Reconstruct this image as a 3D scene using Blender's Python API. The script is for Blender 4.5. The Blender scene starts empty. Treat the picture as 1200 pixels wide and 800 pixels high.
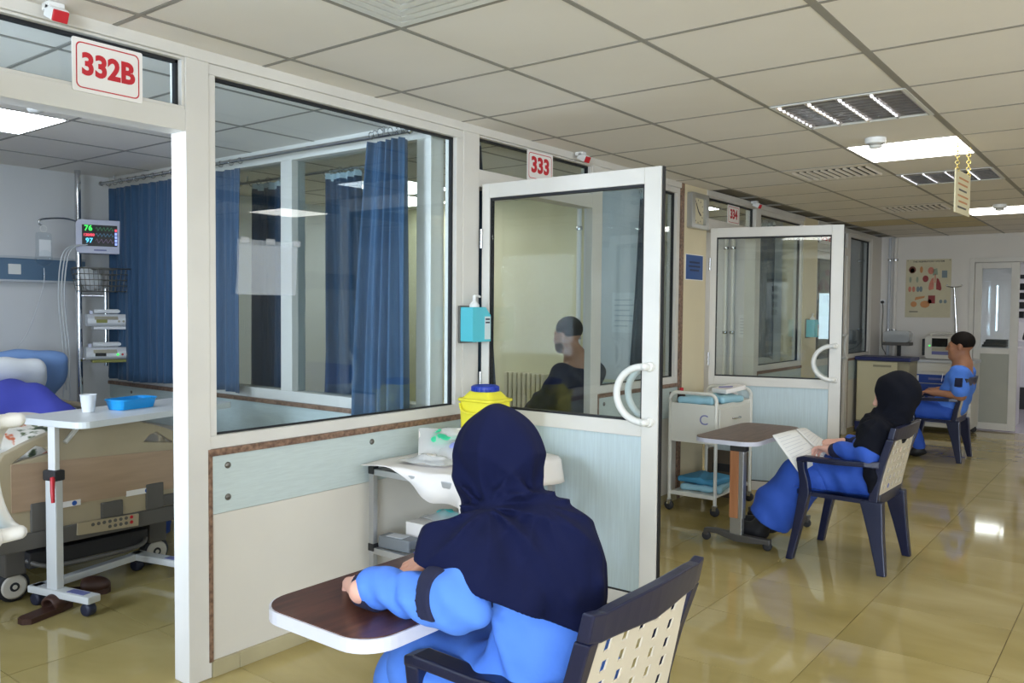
import bpy, bmesh, math, random
import numpy as np
from mathutils import Vector, Matrix, Euler
random.seed(7)
PI = math.pi
scene = bpy.context.scene
col = scene.collection

# ------------------------------------------------------------------ camera, world, large lights, exposure
cam_data = bpy.data.cameras.new('camera'); cam = bpy.data.objects.new('camera', cam_data); col.objects.link(cam)
cam_data.lens = 36 * 978.37 / 1200; cam_data.sensor_width = 36; cam_data.clip_start = .05
def cam_axes(yaw, pitch, roll):
    f = Vector((-math.sin(yaw) * math.cos(pitch), math.cos(yaw) * math.cos(pitch), -math.sin(pitch)))
    r = Vector((math.cos(yaw), math.sin(yaw), 0)); u = r.cross(f)
    c, s = math.cos(roll), math.sin(roll)
    return c * r + s * u, -s * r + c * u, f
_r, _u, _f = cam_axes(.65712, .03912, .00863)
cam.matrix_world = Matrix(((_r.x, _u.x, -_f.x, .026), (_r.y, _u.y, -_f.y, -.011), (_r.z, _u.z, -_f.z, 1.433), (0, 0, 0, 1)))
scene.camera = cam
world = bpy.data.worlds.new('overcast_sky'); scene.world = world; world.use_nodes = True
_bg = world.node_tree.nodes['Background']; _bg.inputs[0].default_value = (.80, .88, 1, 1); _bg.inputs[1].default_value = 1.6
def area(name, loc, rot, size, power, color=(1, 1, 1)):
    d = bpy.data.lights.new(name, 'AREA'); d.shape = 'RECTANGLE'; d.size, d.size_y = size; d.energy = power; d.color = color
    o = bpy.data.objects.new(name, d); col.objects.link(o); o.location = loc; o.rotation_euler = rot
    return o
# daylight of the windows in the corridor's right wall, the wall behind the camera and room 332B's outer wall
area('daylight_window_right_a', (2.25, 3.2, 1.55), (0, PI / 2, 0), (1.3, 2.4), 14, (.88, .94, 1))
area('daylight_window_right_b', (2.25, -.4, 1.55), (0, PI / 2, 0), (1.3, 2.2), 12, (.88, .94, 1))
area('daylight_window_back', (1.3, -2.9, 1.5), (PI / 2, 0, 0), (1.9, 1.4), 185, (.74, .86, 1))
area('daylight_window_ward', (-3.45, -1.2, 1.55), (PI / 2, 0, -.2), (.95, 1.4), 40, (.68, .81, 1)).data.spread = 1.5
vs = scene.view_settings
vs.view_transform = 'Standard'; vs.look = 'None'; vs.gamma = 1; vs.use_curve_mapping = False; vs.exposure = .42

# ------------------------------------------------------------------ materials
def srgb(r, g, b):
    f = lambda c: (c / 255 / 12.92) if c / 255 <= .04045 else ((c / 255 + .055) / 1.055) ** 2.4
    return (f(r), f(g), f(b), 1)
M = {}
def mat(name, rgb, rough=.5, metal=0, var=.0, scale=8, bump=0, bscale=60, stretch=(1, 1, 1), rgb2=None, spec=.5, sheen=0, coat=0, alpha=1):
    m = bpy.data.materials.new(name); m.use_nodes = True; nt = m.node_tree; N = nt.nodes; L = nt.links
    b = N['Principled BSDF']; c = srgb(*rgb); b.inputs['Base Color'].default_value = c
    b.inputs['Roughness'].default_value = rough; b.inputs['Metallic'].default_value = metal
    b.inputs['Specular IOR Level'].default_value = spec; b.inputs['Sheen Weight'].default_value = sheen; b.inputs['Coat Weight'].default_value = coat
    if var or rgb2 or bump:
        tc = N.new('ShaderNodeTexCoord'); mp = N.new('ShaderNodeMapping'); L.new(tc.outputs['Object'], mp.inputs[0]); mp.inputs['Scale'].default_value = stretch
    if var or rgb2:
        n = N.new('ShaderNodeTexNoise'); n.inputs['Scale'].default_value = scale; n.inputs['Detail'].default_value = 5
        L.new(mp.outputs[0], n.inputs['Vector'])
        r = N.new('ShaderNodeValToRGB'); L.new(n.outputs['Fac'], r.inputs[0])
        if rgb2: a, z = srgb(*rgb2), c
        else: a, z = [x * (1 - var) for x in c[:3]] + [1], [min(1, x * (1 + var * .6)) for x in c[:3]] + [1]
        r.color_ramp.elements[0].color = a; r.color_ramp.elements[1].color = z
        r.color_ramp.elements[0].position = .35; r.color_ramp.elements[1].position = .65
        L.new(r.outputs[0], b.inputs['Base Color'])
    if bump:
        n2 = N.new('ShaderNodeTexNoise'); n2.inputs['Scale'].default_value = bscale; n2.inputs['Detail'].default_value = 3
        L.new(mp.outputs[0], n2.inputs['Vector']); bp = N.new('ShaderNodeBump'); bp.inputs['Strength'].default_value = bump; bp.inputs['Distance'].default_value = .01
        L.new(n2.outputs['Fac'], bp.inputs['Height']); L.new(bp.outputs[0], b.inputs['Normal'])
    M[name] = m; return m
def emit(name, rgb, strength):
    m = bpy.data.materials.new(name); m.use_nodes = True; b = m.node_tree.nodes['Principled BSDF']
    b.inputs['Base Color'].default_value = srgb(*rgb); b.inputs['Emission Color'].default_value = srgb(*rgb); b.inputs['Emission Strength'].default_value = strength
    M[name] = m; return m
def glass(name, tint, ior=1.5, rough=0):
    m = bpy.data.materials.new(name); m.use_nodes = True; N = m.node_tree.nodes; L = m.node_tree.links
    N.remove(N['Principled BSDF'])
    t = N.new('ShaderNodeBsdfTransparent'); t.inputs[0].default_value = (*tint, 1)
    g = N.new('ShaderNodeBsdfGlossy'); g.inputs['Roughness'].default_value = rough
    lw = N.new('ShaderNodeLayerWeight'); lw.inputs[0].default_value = .5
    pw = N.new('ShaderNodeMath'); pw.operation = 'POWER'; pw.inputs[1].default_value = 5; L.new(lw.outputs['Facing'], pw.inputs[0])
    f0 = ((ior - 1) / (ior + 1)) ** 2
    ma = N.new('ShaderNodeMath'); ma.operation = 'MULTIPLY_ADD'; ma.inputs[1].default_value = 1 - f0; ma.inputs[2].default_value = f0; L.new(pw.outputs[0], ma.inputs[0])
    x = N.new('ShaderNodeMixShader'); L.new(ma.outputs[0], x.inputs[0]); L.new(t.outputs[0], x.inputs[1]); L.new(g.outputs[0], x.inputs[2])
    L.new(x.outputs[0], N['Material Output'].inputs[0]); M[name] = m; return m
def soft_plastic(name, rgb, fac):
    # cloudy clear plastic film: partly transparent, partly white
    m = bpy.data.materials.new(name); m.use_nodes = True; N = m.node_tree.nodes; L = m.node_tree.links
    b = N['Principled BSDF']; b.inputs['Base Color'].default_value = srgb(*rgb); b.inputs['Roughness'].default_value = .25
    t = N.new('ShaderNodeBsdfTransparent'); x = N.new('ShaderNodeMixShader'); x.inputs[0].default_value = fac
    L.new(t.outputs[0], x.inputs[1]); L.new(b.outputs[0], x.inputs[2]); L.new(x.outputs[0], N['Material Output'].inputs[0]); M[name] = m; return m
def marble(name, c1, c2, c3, rough, spec=.5, joints=False):
    m = bpy.data.materials.new(name); m.use_nodes = True; N = m.node_tree.nodes; L = m.node_tree.links; b = N['Principled BSDF']
    b.inputs['Roughness'].default_value = rough; b.inputs['Specular IOR Level'].default_value = spec
    g = N.new('ShaderNodeNewGeometry'); oi = N.new('ShaderNodeObjectInfo')
    mp = N.new('ShaderNodeMapping'); L.new(g.outputs['Position'], mp.inputs[0]); mp.inputs['Rotation'].default_value = (0, 0, .7); mp.inputs['Scale'].default_value = (1, 2.0, 1)
    cx = N.new('ShaderNodeVectorMath'); cx.operation = 'SCALE'; cx.inputs[0].default_value = (7, 3, 5); L.new(oi.outputs['Random'], cx.inputs['Scale'])
    ad = N.new('ShaderNodeVectorMath'); L.new(mp.outputs[0], ad.inputs[0]); L.new(cx.outputs[0], ad.inputs[1])
    n = N.new('ShaderNodeTexNoise'); n.inputs['Scale'].default_value = 1.3; n.inputs['Detail'].default_value = 5; n.inputs['Roughness'].default_value = .5; n.inputs['Distortion'].default_value = .5
    L.new(ad.outputs[0], n.inputs['Vector'])
    r = N.new('ShaderNodeValToRGB'); e = r.color_ramp.elements; e[0].position = .3; e[0].color = srgb(*c1); e[1].position = .72; e[1].color = srgb(*c3)
    k = e.new(.5); k.color = srgb(*c2); L.new(n.outputs['Fac'], r.inputs[0]); L.new(r.outputs[0], b.inputs['Base Color']); M[name] = m; return m

mat('white_frame', (214, 211, 204), .38, var=.05, scale=3)
mat('white_metal', (228, 228, 224), .35)
mat('white_plastic', (232, 232, 230), .4)
mat('cream_wall', (222, 210, 178), .55, var=.05, scale=1.5)
mat('yellow_wall', (222, 218, 184), .6, var=.04, scale=1.2)
mat('white_wall', (222, 218, 212), .6, var=.04, scale=1.2)
mat('ward_wall', (214, 214, 216), .6, var=.03, scale=1.2)
mat('ceiling_tile', (236, 231, 224), .75, var=.03, scale=1.5, bump=.05, bscale=180)
mat('ceiling_tile_stained', (214, 200, 160), .75, var=.05, scale=2)
mat('grid_bar', (150, 146, 138), .5)
mat('slab', (120, 115, 105), .9)
mat('seal_black', (24, 26, 30), .6)
mat('teal_board', (190, 202, 200), .42, var=.05, scale=14, stretch=(1, 1, 12))
mat('lower_panel', (212, 207, 196), .5, var=.03, scale=2)
mat('granite', (146, 116, 96), .4, scale=55, rgb2=(96, 72, 58))
mat('skirting', (176, 166, 132), .25, var=.08, scale=5)
mat('door_panel', (188, 205, 210), .4, var=.06, scale=10, stretch=(14, 14, .6))
mat('steel', (190, 192, 194), .25, 1)
mat('chrome', (215, 217, 220), .12, 1)
mat('louvre', (200, 195, 192), .18, .9)
mat('dark_slot', (48, 46, 44), .7)
mat('aluminium', (186, 188, 190), .38, .85)
mat('screw', (120, 116, 110), .35, .8)
mat('red', (196, 30, 44), .5)
mat('sign_white', (238, 234, 230), .4)
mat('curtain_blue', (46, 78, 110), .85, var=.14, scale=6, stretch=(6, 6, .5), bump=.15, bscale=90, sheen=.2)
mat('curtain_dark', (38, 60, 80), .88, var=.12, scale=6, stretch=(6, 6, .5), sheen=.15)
mat('curtain_tape', (206, 214, 218), .7)
emit('lamp_panel', (255, 253, 248), 7.5)
emit('lamp_panel_ward', (240, 246, 255), 7.5)
glass('pane', (.90, .94, .94))
glass('pane_dark', (.84, .89, .90), 1.55)
marble('floor_tile', (160, 144, 90), (174, 157, 102), (188, 172, 120), .06, .45)
mat('grout', (140, 120, 80), .6)

# ------------------------------------------------------------------ geometry helpers
def V(*a): return Vector(a)
class MB:
    def __init__(s): s.v = []; s.f = []; s.m = []; s.sm = []
    def add(s, vs, fs, mi=0, smooth=False):
        o = len(s.v); s.v += [tuple(x) for x in vs]; s.f += [tuple(i + o for i in f) for f in fs]; s.m += [mi] * len(fs); s.sm += [smooth] * len(fs); return s
    def box(s, c, d, R=None, mi=0, taper=1):
        x, y, z = [k / 2 for k in d]
        q = [(-x, -y, -z), (x, -y, -z), (x, y, -z), (-x, y, -z), (-x * taper, -y * taper, z), (x * taper, -y * taper, z), (x * taper, y * taper, z), (-x * taper, y * taper, z)]
        R = R if R is not None else Matrix.Identity(3)
        return s.add([Vector(c) + R @ Vector(p) for p in q], [(0, 3, 2, 1), (4, 5, 6, 7), (0, 1, 5, 4), (1, 2, 6, 5), (2, 3, 7, 6), (3, 0, 4, 7)], mi)
    def b2(s, a, b, mi=0):
        return s.box([(a[i] + b[i]) / 2 for i in range(3)], [abs(b[i] - a[i]) for i in range(3)], None, mi)
    def tube(s, pts, r, n=10, mi=0, closed=False, cap=True):
        P = [Vector(p) for p in pts]; k = len(P); rr = r if isinstance(r, (list, tuple)) else [r] * k
        up = None; rings = []
        for i in range(k):
            if closed: t = (P[(i + 1) % k] - P[i - 1])
            else: t = P[min(i + 1, k - 1)] - P[max(i - 1, 0)]
            t.normalize()
            if up is None:
                up = Vector((0, 0, 1)) if abs(t.z) < .9 else Vector((1, 0, 0))
            a = (up - t * up.dot(t)).normalized(); b = t.cross(a); up = a
            rings.append([P[i] + (a * math.cos(2 * PI * j / n) + b * math.sin(2 * PI * j / n)) * rr[i] for j in range(n)])
        vs = [v for R in rings for v in R]; fs = []
        for i in range(k if closed else k - 1):
            i2 = (i + 1) % k
            for j in range(n): fs.append((i * n + j, i * n + (j + 1) % n, i2 * n + (j + 1) % n, i2 * n + j))
        s.add(vs, fs, mi, True)
        if cap and not closed:
            s.add(rings[0], [tuple(range(n))[::-1]], mi); s.add(rings[-1], [tuple(range(n))], mi)
        return s
    def cyl(s, a, b, r, n=20, mi=0, r2=None): return s.tube([a, b], [r, r if r2 is None else r2], n, mi)
    def lathe(s, c, prof, n=24, axis='z', mi=0):
        c = Vector(c); vs = []
        for (r, h) in prof:
            for j in range(n):
                a = 2 * PI * j / n; p = (r * math.cos(a), r * math.sin(a), h)
                if axis == 'y': p = (p[0], p[2], p[1])
                if axis == 'x': p = (p[2], p[0], p[1])
                vs.append(c + Vector(p))
        fs = [(i * n + j, i * n + (j + 1) % n, (i + 1) * n + (j + 1) % n, (i + 1) * n + j) for i in range(len(prof) - 1) for j in range(n)]
        s.add(vs, fs, mi, True)
        s.add(vs[:n], [tuple(range(n))[::-1]], mi); s.add(vs[-n:], [tuple(range(n))], mi); return s
    def prism(s, poly, axis, h0, h1, mi=0, smooth=False):
        # poly: 2D points; axis 'z': (x,y), 'x': (y,z), 'y': (x,z)
        def P(p, h): return {'z': (p[0], p[1], h), 'x': (h, p[0], p[1]), 'y': (p[0], h, p[1])}[axis]
        n = len(poly); vs = [P(p, h0) for p in poly] + [P(p, h1) for p in poly]
        s.add(vs, [(i, (i + 1) % n, n + (i + 1) % n, n + i) for i in range(n)], mi, smooth)
        s.add(vs[:n], [tuple(range(n))[::-1]], mi); s.add(vs[n:], [tuple(range(n))], mi); return s
    def grid(s, fn, nu, nv, mi=0, wrap=False, smooth=True):
        vs = [fn(i / nu, j / nv) for i in range(nu + (0 if wrap else 1)) for j in range(nv + 1)]
        w = nv + 1; K = nu if wrap else nu + 1
        fs = [(i * w + j, ((i + 1) % K) * w + j, ((i + 1) % K) * w + j + 1, i * w + j + 1) for i in range(nu) for j in range(nv)]
        return s.add(vs, fs, mi, smooth)
    def ell(s, c, r, n=16, m=10, R=None, mi=0):
        R = R if R is not None else Matrix.Identity(3); c = Vector(c)
        return s.grid(lambda u, v: c + R @ Vector((r[0] * math.cos(2 * PI * u) * math.sin(PI * (v * .998 + .001)), r[1] * math.sin(2 * PI * u) * math.sin(PI * (v * .998 + .001)), -r[2] * math.cos(PI * (v * .998 + .001)))), n, m, mi, True)
    def mesh(s, name, mats, bev=0, seg=2):
        me = bpy.data.meshes.new(name); me.from_pydata(s.v, [], s.f)
        for q in (mats if isinstance(mats, (list, tuple)) else [mats]): me.materials.append(M[q])
        me.polygons.foreach_set('material_index', s.m); me.polygons.foreach_set('use_smooth', s.sm)
        bm = bmesh.new(); bm.from_mesh(me)
        bmesh.ops.recalc_face_normals(bm, faces=bm.faces)
        if bev:
            ed = [e for e in bm.edges if len(e.link_faces) == 2 and e.calc_face_angle(0) > .5]
            bmesh.ops.bevel(bm, geom=ed, offset=bev, segments=seg, affect='EDGES', profile=.6)
            for f in bm.faces: f.smooth = False
        bm.to_mesh(me); bm.free(); return me
    def build(s, name, mats, parent=None, bev=0, seg=2, loc=None):
        return link(name, s.mesh(name, mats, bev, seg), parent, loc)
def link(name, data, parent=None, loc=None):
    o = bpy.data.objects.new(name, data); col.objects.link(o)
    if parent: o.parent = parent
    if loc: o.location = loc
    return o
def tag(o, label=None, cat=None, group=None, kind=None):
    if label: o['label'] = label
    if cat: o['category'] = cat
    if group: o['group'] = group
    if kind: o['kind'] = kind
    return o
def thing(name, label, cat, loc=(0, 0, 0), rz=0, group=None):
    o = bpy.data.objects.new(name, None); col.objects.link(o); o.location = loc; o.rotation_euler = (0, 0, rz); o.empty_display_size = .1
    return tag(o, label, cat, group)
def struct(name, loc=(0, 0, 0)):
    o = bpy.data.objects.new(name, None); col.objects.link(o); o.location = loc; o.empty_display_size = .1
    o['kind'] = 'structure'; return o
def rotz(a): return Matrix.Rotation(a, 3, 'Z')
def rot(ax, a): return Matrix.Rotation(a, 3, ax)
def rpoly(w, h, r, n=5, cx=0, cy=0):
    out = []
    for (sx, sy, a0) in ((1, 1, 0), (-1, 1, PI / 2), (-1, -1, PI), (1, -1, 1.5 * PI)):
        for i in range(n + 1):
            a = a0 + PI / 2 * i / n; out.append((cx + sx * (w / 2 - r) + r * math.cos(a), cy + sy * (h / 2 - r) + r * math.sin(a)))
    return out
def arc(c, r, a0, a1, n, ax=(1, 0, 0), ay=(0, 0, 1)):
    c, ax, ay = Vector(c), Vector(ax), Vector(ay)
    return [c + ax * r * math.cos(a0 + (a1 - a0) * i / n) + ay * r * math.sin(a0 + (a1 - a0) * i / n) for i in range(n + 1)]
def smooth_path(pts, n=6):
    # Catmull-Rom through the points
    P = [Vector(p) for p in pts]; out = []
    for i in range(len(P) - 1):
        p0, p1, p2, p3 = P[max(i - 1, 0)], P[i], P[i + 1], P[min(i + 2, len(P) - 1)]
        for j in range(n):
            t = j / n
            out.append(.5 * ((2 * p1) + (p2 - p0) * t + (2 * p0 - 5 * p1 + 4 * p2 - p3) * t * t + (3 * p1 - p0 - 3 * p2 + p3) * t ** 3))
    return out + [P[-1]]
def text_mesh(txt, size, material, bold=0, extrude=.0006, align='CENTER', space=1):
    c = bpy.data.curves.new('lettering', 'FONT'); c.body = txt; c.size = size; c.align_x = align; c.align_y = 'CENTER'; c.extrude = extrude; c.offset = bold; c.space_character = space
    c.resolution_u = 4
    o = bpy.data.objects.new('lettering', c); col.objects.link(o)
    bpy.context.view_layer.update()
    me = bpy.data.meshes.new_from_object(o.evaluated_get(bpy.context.evaluated_depsgraph_get()))
    bpy.data.objects.remove(o); me.materials.clear(); me.materials.append(M[material]); return me
def lettering(txt, size, material, parent, loc, R, bold=0, name='lettering', sx=1, space=1):
    me = text_mesh(txt, size, material, bold, space=space); o = link(name, me, parent)
    o.matrix_local = Matrix.Translation(loc) @ R.to_4x4() @ Matrix.Diagonal((sx, 1, 1, 1)); return o
# lettering on a face looking along +x (corridor side of the partition): text runs along +y, up z
RX = Matrix(((0, 0, 1), (1, 0, 0), (0, 1, 0)))
# face looking along -y: text runs along +x, up z
RY = Matrix(((1, 0, 0), (0, 0, -1), (0, 1, 0)))
# ------------------------------------------------------------------ room shell
H = 2.39; XW = -2.82; XB = -6.22; YE = 11.5
FX0, FY0 = -1.05, 4.92
floor = struct('floor')
mb = MB(); mb.b2((-6.4, -3.1, -.12), (2.4, 19.0, -.006)); mb.build('screed', 'grout', floor)
tm = MB(); tm.prism(rpoly(.597, .597, .002, 1), 'z', -.02, 0); tme = tm.mesh('floor_tile', 'floor_tile')
for i in range(-9, 3):
    for j in range(-8, 12):
        x, y = FX0 + .6 * i + .3, FY0 + .6 * j + .3
        ang = math.atan2(-x, y)
        if -.10 < ang < 1.35 and y > .2 and not (x < -2.9 and y > 5.8) and not (y > YE + .3):
            link('floor_tile', tme, floor, (x, y, 0))
tm2 = MB(); tm2.b2((-2.9, 11.56, -.02), (1.5, 19, .001)); mat('far_floor', (206, 200, 214), .12, var=.04, scale=2)
tm2.build('far_floor', 'far_floor', floor)
tm3 = MB(); tm3.b2((-6.3, 5.8, -.02), (-2.85, 17, -.001)); tm3.b2((-6.3, -3, -.02), (2.3, .12, -.001)); tm3.b2((.75, .12, -.02), (2.3, 11.4, -.001)); tm3.build('plain_floor', 'floor_tile', floor)

CX0, CY0 = -2.645, 2.04
ceiling = struct('ceiling')
mb = MB(); mb.b2((-6.4, -3.1, H + .012), (2.4, 19.0, H + .15)); mb.build('slab', 'slab', ceiling)
ct = MB(); ct.prism(rpoly(.578, .578, .004, 1), 'z', H - .004, H + .01); cme = ct.mesh('ceiling_tile', 'ceiling_tile'); cms = ct.mesh('ceiling_tile', 'ceiling_tile_stained')
skip = {(1, -1), (2, 3), (2, 5), (1, 6), (2, 7), (2, 11), (1, 10), (-4, -1), (2, -1), (2, -3), (2, -7), (-4, 8), (-4, 4), (-2, 8), (-5, 5), (6, -1), (6, 5), (6, 11)}
for i in range(-7, 9):
    for j in range(-9, 17):
        if (i, j) in skip: continue
        x, y = CX0 + .6 * i + .3, CY0 + .6 * j + .3
        if i > 7: continue
        ang = math.atan2(-x, y); near = -.05 < ang < 1.3 and y > .3
        if near and not (x < -2.9 and y > 6) and y < YE:
            stain = (i, j) in ((1, 12), (0, 12), (1, 13))
            link('ceiling_tile', cms if stain else cme, ceiling, (x, y, 0))
big = MB()
for (a, b) in (((-6.25, -3), (2.35, -.4)), ((.95, -.4), (2.35, 19)), ((-2.86, 11.6), (.95, 19)), ((-6.25, 6.2), (-2.86, 17))): big.b2((*a, H + .001), (*b, H + .011))
big.build('ceiling_field', 'ceiling_tile', ceiling)
for i in range(-6, 7):
    w = .030 if i == 3 else .020
    b = MB(); b.b2((CX0 + .6 * i - w / 2, -2.9, H - .006), (CX0 + .6 * i + w / 2, YE, H + .008)); b.build('grid_bar', 'grid_bar', ceiling)
for j in range(-6, 16):
    b = MB(); b.b2((-6.22, CY0 + .6 * j - .008, H - .005), (2.2, CY0 + .6 * j + .008, H + .007)); b.build('grid_bar', 'grid_bar', ceiling)

wr = struct('wall_right')
mb = MB(); mb.b2((2.3, -3, 0), (2.4, YE, .9)); mb.b2((2.3, -3, 2.2), (2.4, YE, H + .1))
for a, b in ((-3, -1.5), (.7, 2.0), (4.4, YE)): mb.b2((2.3, a, .9), (2.4, b, 2.2))
mb.build('masonry', 'white_wall', wr)
wb = struct('wall_back')
mb = MB(); mb.b2((-6.3, -3.05, 0), (2.4, -2.95, .8)); mb.b2((-6.3, -3.05, 2.2), (2.4, -2.95, H + .1)); mb.b2((-6.3, -3.05, .8), (.35, -2.95, 2.2)); mb.b2((2.25, -3.05, .8), (2.4, -2.95, 2.2)); mb.build('masonry', 'white_wall', wb)
wo = struct('wall_ward_back')
mb = MB(); mb.b2((XB - .1, -1.3, 0), (XB, 11.5, H + .1)); mb.build('plaster', 'ward_wall', wo)
ws = struct('wall_ward_side')
mb = MB(); mb.b2((XB, -1.35, 0), (XW - .1, -1.25, .85)); mb.b2((XB, -1.35, 2.25), (XW - .1, -1.25, H)); mb.b2((XB, -1.35, .85), (-3.93, -1.25, 2.25)); mb.b2((-2.97, -1.35, .85), (XW - .1, -1.25, 2.25)); mb.build('plaster', 'ward_wall', ws)

# ---- corridor partition
wl = struct('wall_left')
def wbox(name, y0, y1, z0, z1, m, x0=XW - .1, x1=XW, bev=.003, parent=None):
    b = MB(); b.b2((x0, y0, z0), (x1, y1, z1)); return b.build(name, m, parent or wl, bev)
wbox('masonry', -3, -.9, 0, H, 'cream_wall', bev=0)
wbox('lower_panel', -.9, .60, 0, .9, 'lower_panel', bev=0)
# full-height posts and columns
for (a, b) in ((.60, .68), (1.704, 1.80), (3.26, 3.385)): wbox('post', a, b, 0, H, 'white_frame')
wbox('post', 4.50, 4.60, 0, H, 'white_frame', x0=XW - .05)
wbox('column', 5.79, 6.19, 0, H, 'cream_wall', x0=XW - .22)
wbox('granite_strip', 5.735, 5.79, 0, H, 'granite', x1=XW + .004)
wbox('column', 8.50, 8.93, 0, H, 'cream_wall', x0=XW - .22)
wbox('post', 10.02, 10.12, 0, H, 'white_frame')
wbox('end_pier', 11.05, YE, 0, H, 'white_wall', bev=0)
wbox('top_rail', -.9, 5.735, 2.345, H, 'white_frame', x1=XW + .006)
wbox('top_rail', 6.19, 8.50, 2.345, H, 'white_frame', x1=XW + .006)
wbox('top_rail', 8.93, 11.05, 2.345, H, 'white_frame', x1=XW + .006)
for (a, b) in ((.68, 1.704), (3.385, 4.50), (6.19, 7.22), (8.93, 10.02)): wbox('door_head', a, b, 2.075, 2.155, 'white_frame')
wbox('post', 7.22, 7.32, 0, H, 'white_frame')
wbox('post', 6.19, 6.21, 0, 2.345, 'seal_black', x1=XW - .02)

def window(n, y0, y1, z0, z1, pane='pane', fr=.05, mid=None, x=XW):
    w = struct('window_%d' % n)
    for (a, b, c, d) in ((y0, y1, z0, z0 + fr), (y0, y1, z1 - fr * .8, z1), (y0, y0 + fr * .6, z0 + fr, z1 - fr * .8), (y1 - fr, y1, z0 + fr, z1 - fr * .8)):
        wbox('window_frame', a, b, c, d, 'white_frame', x0=x - .085, x1=x - .006, parent=w)
    g = .012
    for (a, b, c, d) in ((y0 + fr * .6, y1 - fr, z1 - fr * .8 - g, z1 - fr * .8), (y0 + fr * .6, y1 - fr, z0 + fr, z0 + fr + g * .5), (y1 - fr - g, y1 - fr, z0 + fr, z1 - fr * .8)):
        wbox('gasket', a, b, c, d, 'seal_black', x0=x - .05, x1=x - .03, bev=0, parent=w)
    b = MB(); b.b2((x - .043, y0 + fr * .6, z0 + fr), (x - .037, y1 - fr, z1 - fr * .8)); b.build('pane', pane, w)
    return w
window(1, 1.80, 3.26, .885, 2.345)
window(2, 4.60, 5.735, .885, 2.345)
window(3, 7.32, 8.50, .885, 2.345)
window(4, 10.12, 11.05, .885, 2.345, pane='pane_dark')
window(5, -.9, .60, .885, 2.345)
# transom lights above the doors
for k, (a, b) in enumerate(((.68, 1.704), (3.385, 4.50), (6.21, 7.22), (8.93, 10.02))): window(6 + k, a, b, 2.155, 2.345, fr=.012)
# knee walls under the windows: granite edge, screwed board, smooth panel
def knee(y0, y1, screws=True):
    wbox('granite_strip', y0, y1, .858, .885, 'granite', x1=XW + .004, bev=.002)
    wbox('granite_strip', y0 - .012, y0 + .006, .06, .885, 'granite', x0=XW - .06, x1=XW + .003, bev=.002)
    bd = wbox('wall_board', y0 + .006, y1, .632, .858, 'teal_board', x0=XW - .09, x1=XW - .004, bev=.002)
    wbox('lower_panel', y0 + .006, y1, .05, .630, 'lower_panel', x0=XW - .09, x1=XW - .009, bev=.002)
    if screws:
        for yy in (y0 + .075, (y0 + y1) / 2 + .10, y1 - .12):
            for zz in (.69, .815):
                s = MB(); s.lathe((XW - .004, yy, zz), [(.013, 0), (.013, .003), (.008, .007), (0.001, .008)], 14, 'x'); s.build('screw', 'screw', bd)
knee(1.80, 3.26); knee(4.60, 5.735); knee(7.32, 8.50, False); knee(10.12, 11.05, False)
bl = struct('baseboard_left')
for (a, b) in ((1.80, 3.26), (4.60, 5.735), (7.32, 8.5), (10.12, 11.05)):
    y = a
    while y < b - .01:
        e = min(y + (.12 if y == a else .33), b); wbox('skirting_tile', y + .001, e - .001, 0, .062, 'skirting', x0=XW - .05, x1=XW + .006, bev=.002, parent=bl); y = e

# ---- glazed partition between the wards (332B | 333) and its fittings
wp = struct('wall_ward_partition')
Y0, Y1 = 3.12, 3.22
def xbox(name, x0, x1, z0, z1, m, y0=Y0, y1=Y1, bev=.003, parent=None):
    b = MB(); b.b2((x0, y0, z0), (x1, y1, z1)); return b.build(name, m, parent or wp, bev)
xbox('bottom_rail', -6.22, -2.92, .868, .93, 'white_frame'); xbox('top_rail', -6.22, -2.92, 2.30, H, 'white_frame')
for (a, b) in ((-6.22, -6.10), (-4.15, -4.045), (-3.02, -2.92)): xbox('post', a, b, .93, 2.30, 'white_frame')
for (a, b) in ((-6.10, -4.15), (-4.045, -3.02)):
    p = MB(); p.b2((a, 3.165, .93), (b, 3.171, 2.30)); p.build('pane', 'pane_dark', wp)
xbox('granite_strip', -6.22, -3.35, .842, .868, 'granite', y0=3.10)
bd = xbox('wall_board', -6.22, -3.47, .60, .842, 'teal_board', y0=3.115)
for xx in (-5.9, -4.85, -3.6):
    for zz in (.68, .80):
        s = MB(); s.lathe((xx, 3.115, zz), [(.011, 0), (.011, -.004), (.001, -.007)], 12, 'y'); s.build('screw', 'screw', bd)
xbox('lower_panel', -6.22, -2.92, 0, .60, 'lower_panel', y0=3.12)
xbox('lower_panel', -3.47, -2.92, .60, .868, 'lower_panel', y0=3.118)
# ward cross walls further on
w2 = struct('wall_ward_333'); xbox('plaster', -6.22, -2.92, 0, H, 'yellow_wall', 5.84, 5.92, 0, w2)
xbox('wall_board', -3.74, -2.93, .60, .842, 'teal_board', 5.83, 5.842, .002, w2); xbox('light_panel', -3.74, -2.93, .868, H, 'ward_wall', 5.833, 5.842, 0, w2)
w3 = struct('wall_ward_334'); xbox('plaster', -6.22, -3.02, 0, H, 'ward_wall', 8.52, 8.60, 0, w3)
xbox('plaster', -3.02, -2.92, 0, .9, 'ward_wall', 8.52, 8.60, 0, w3)
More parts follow.
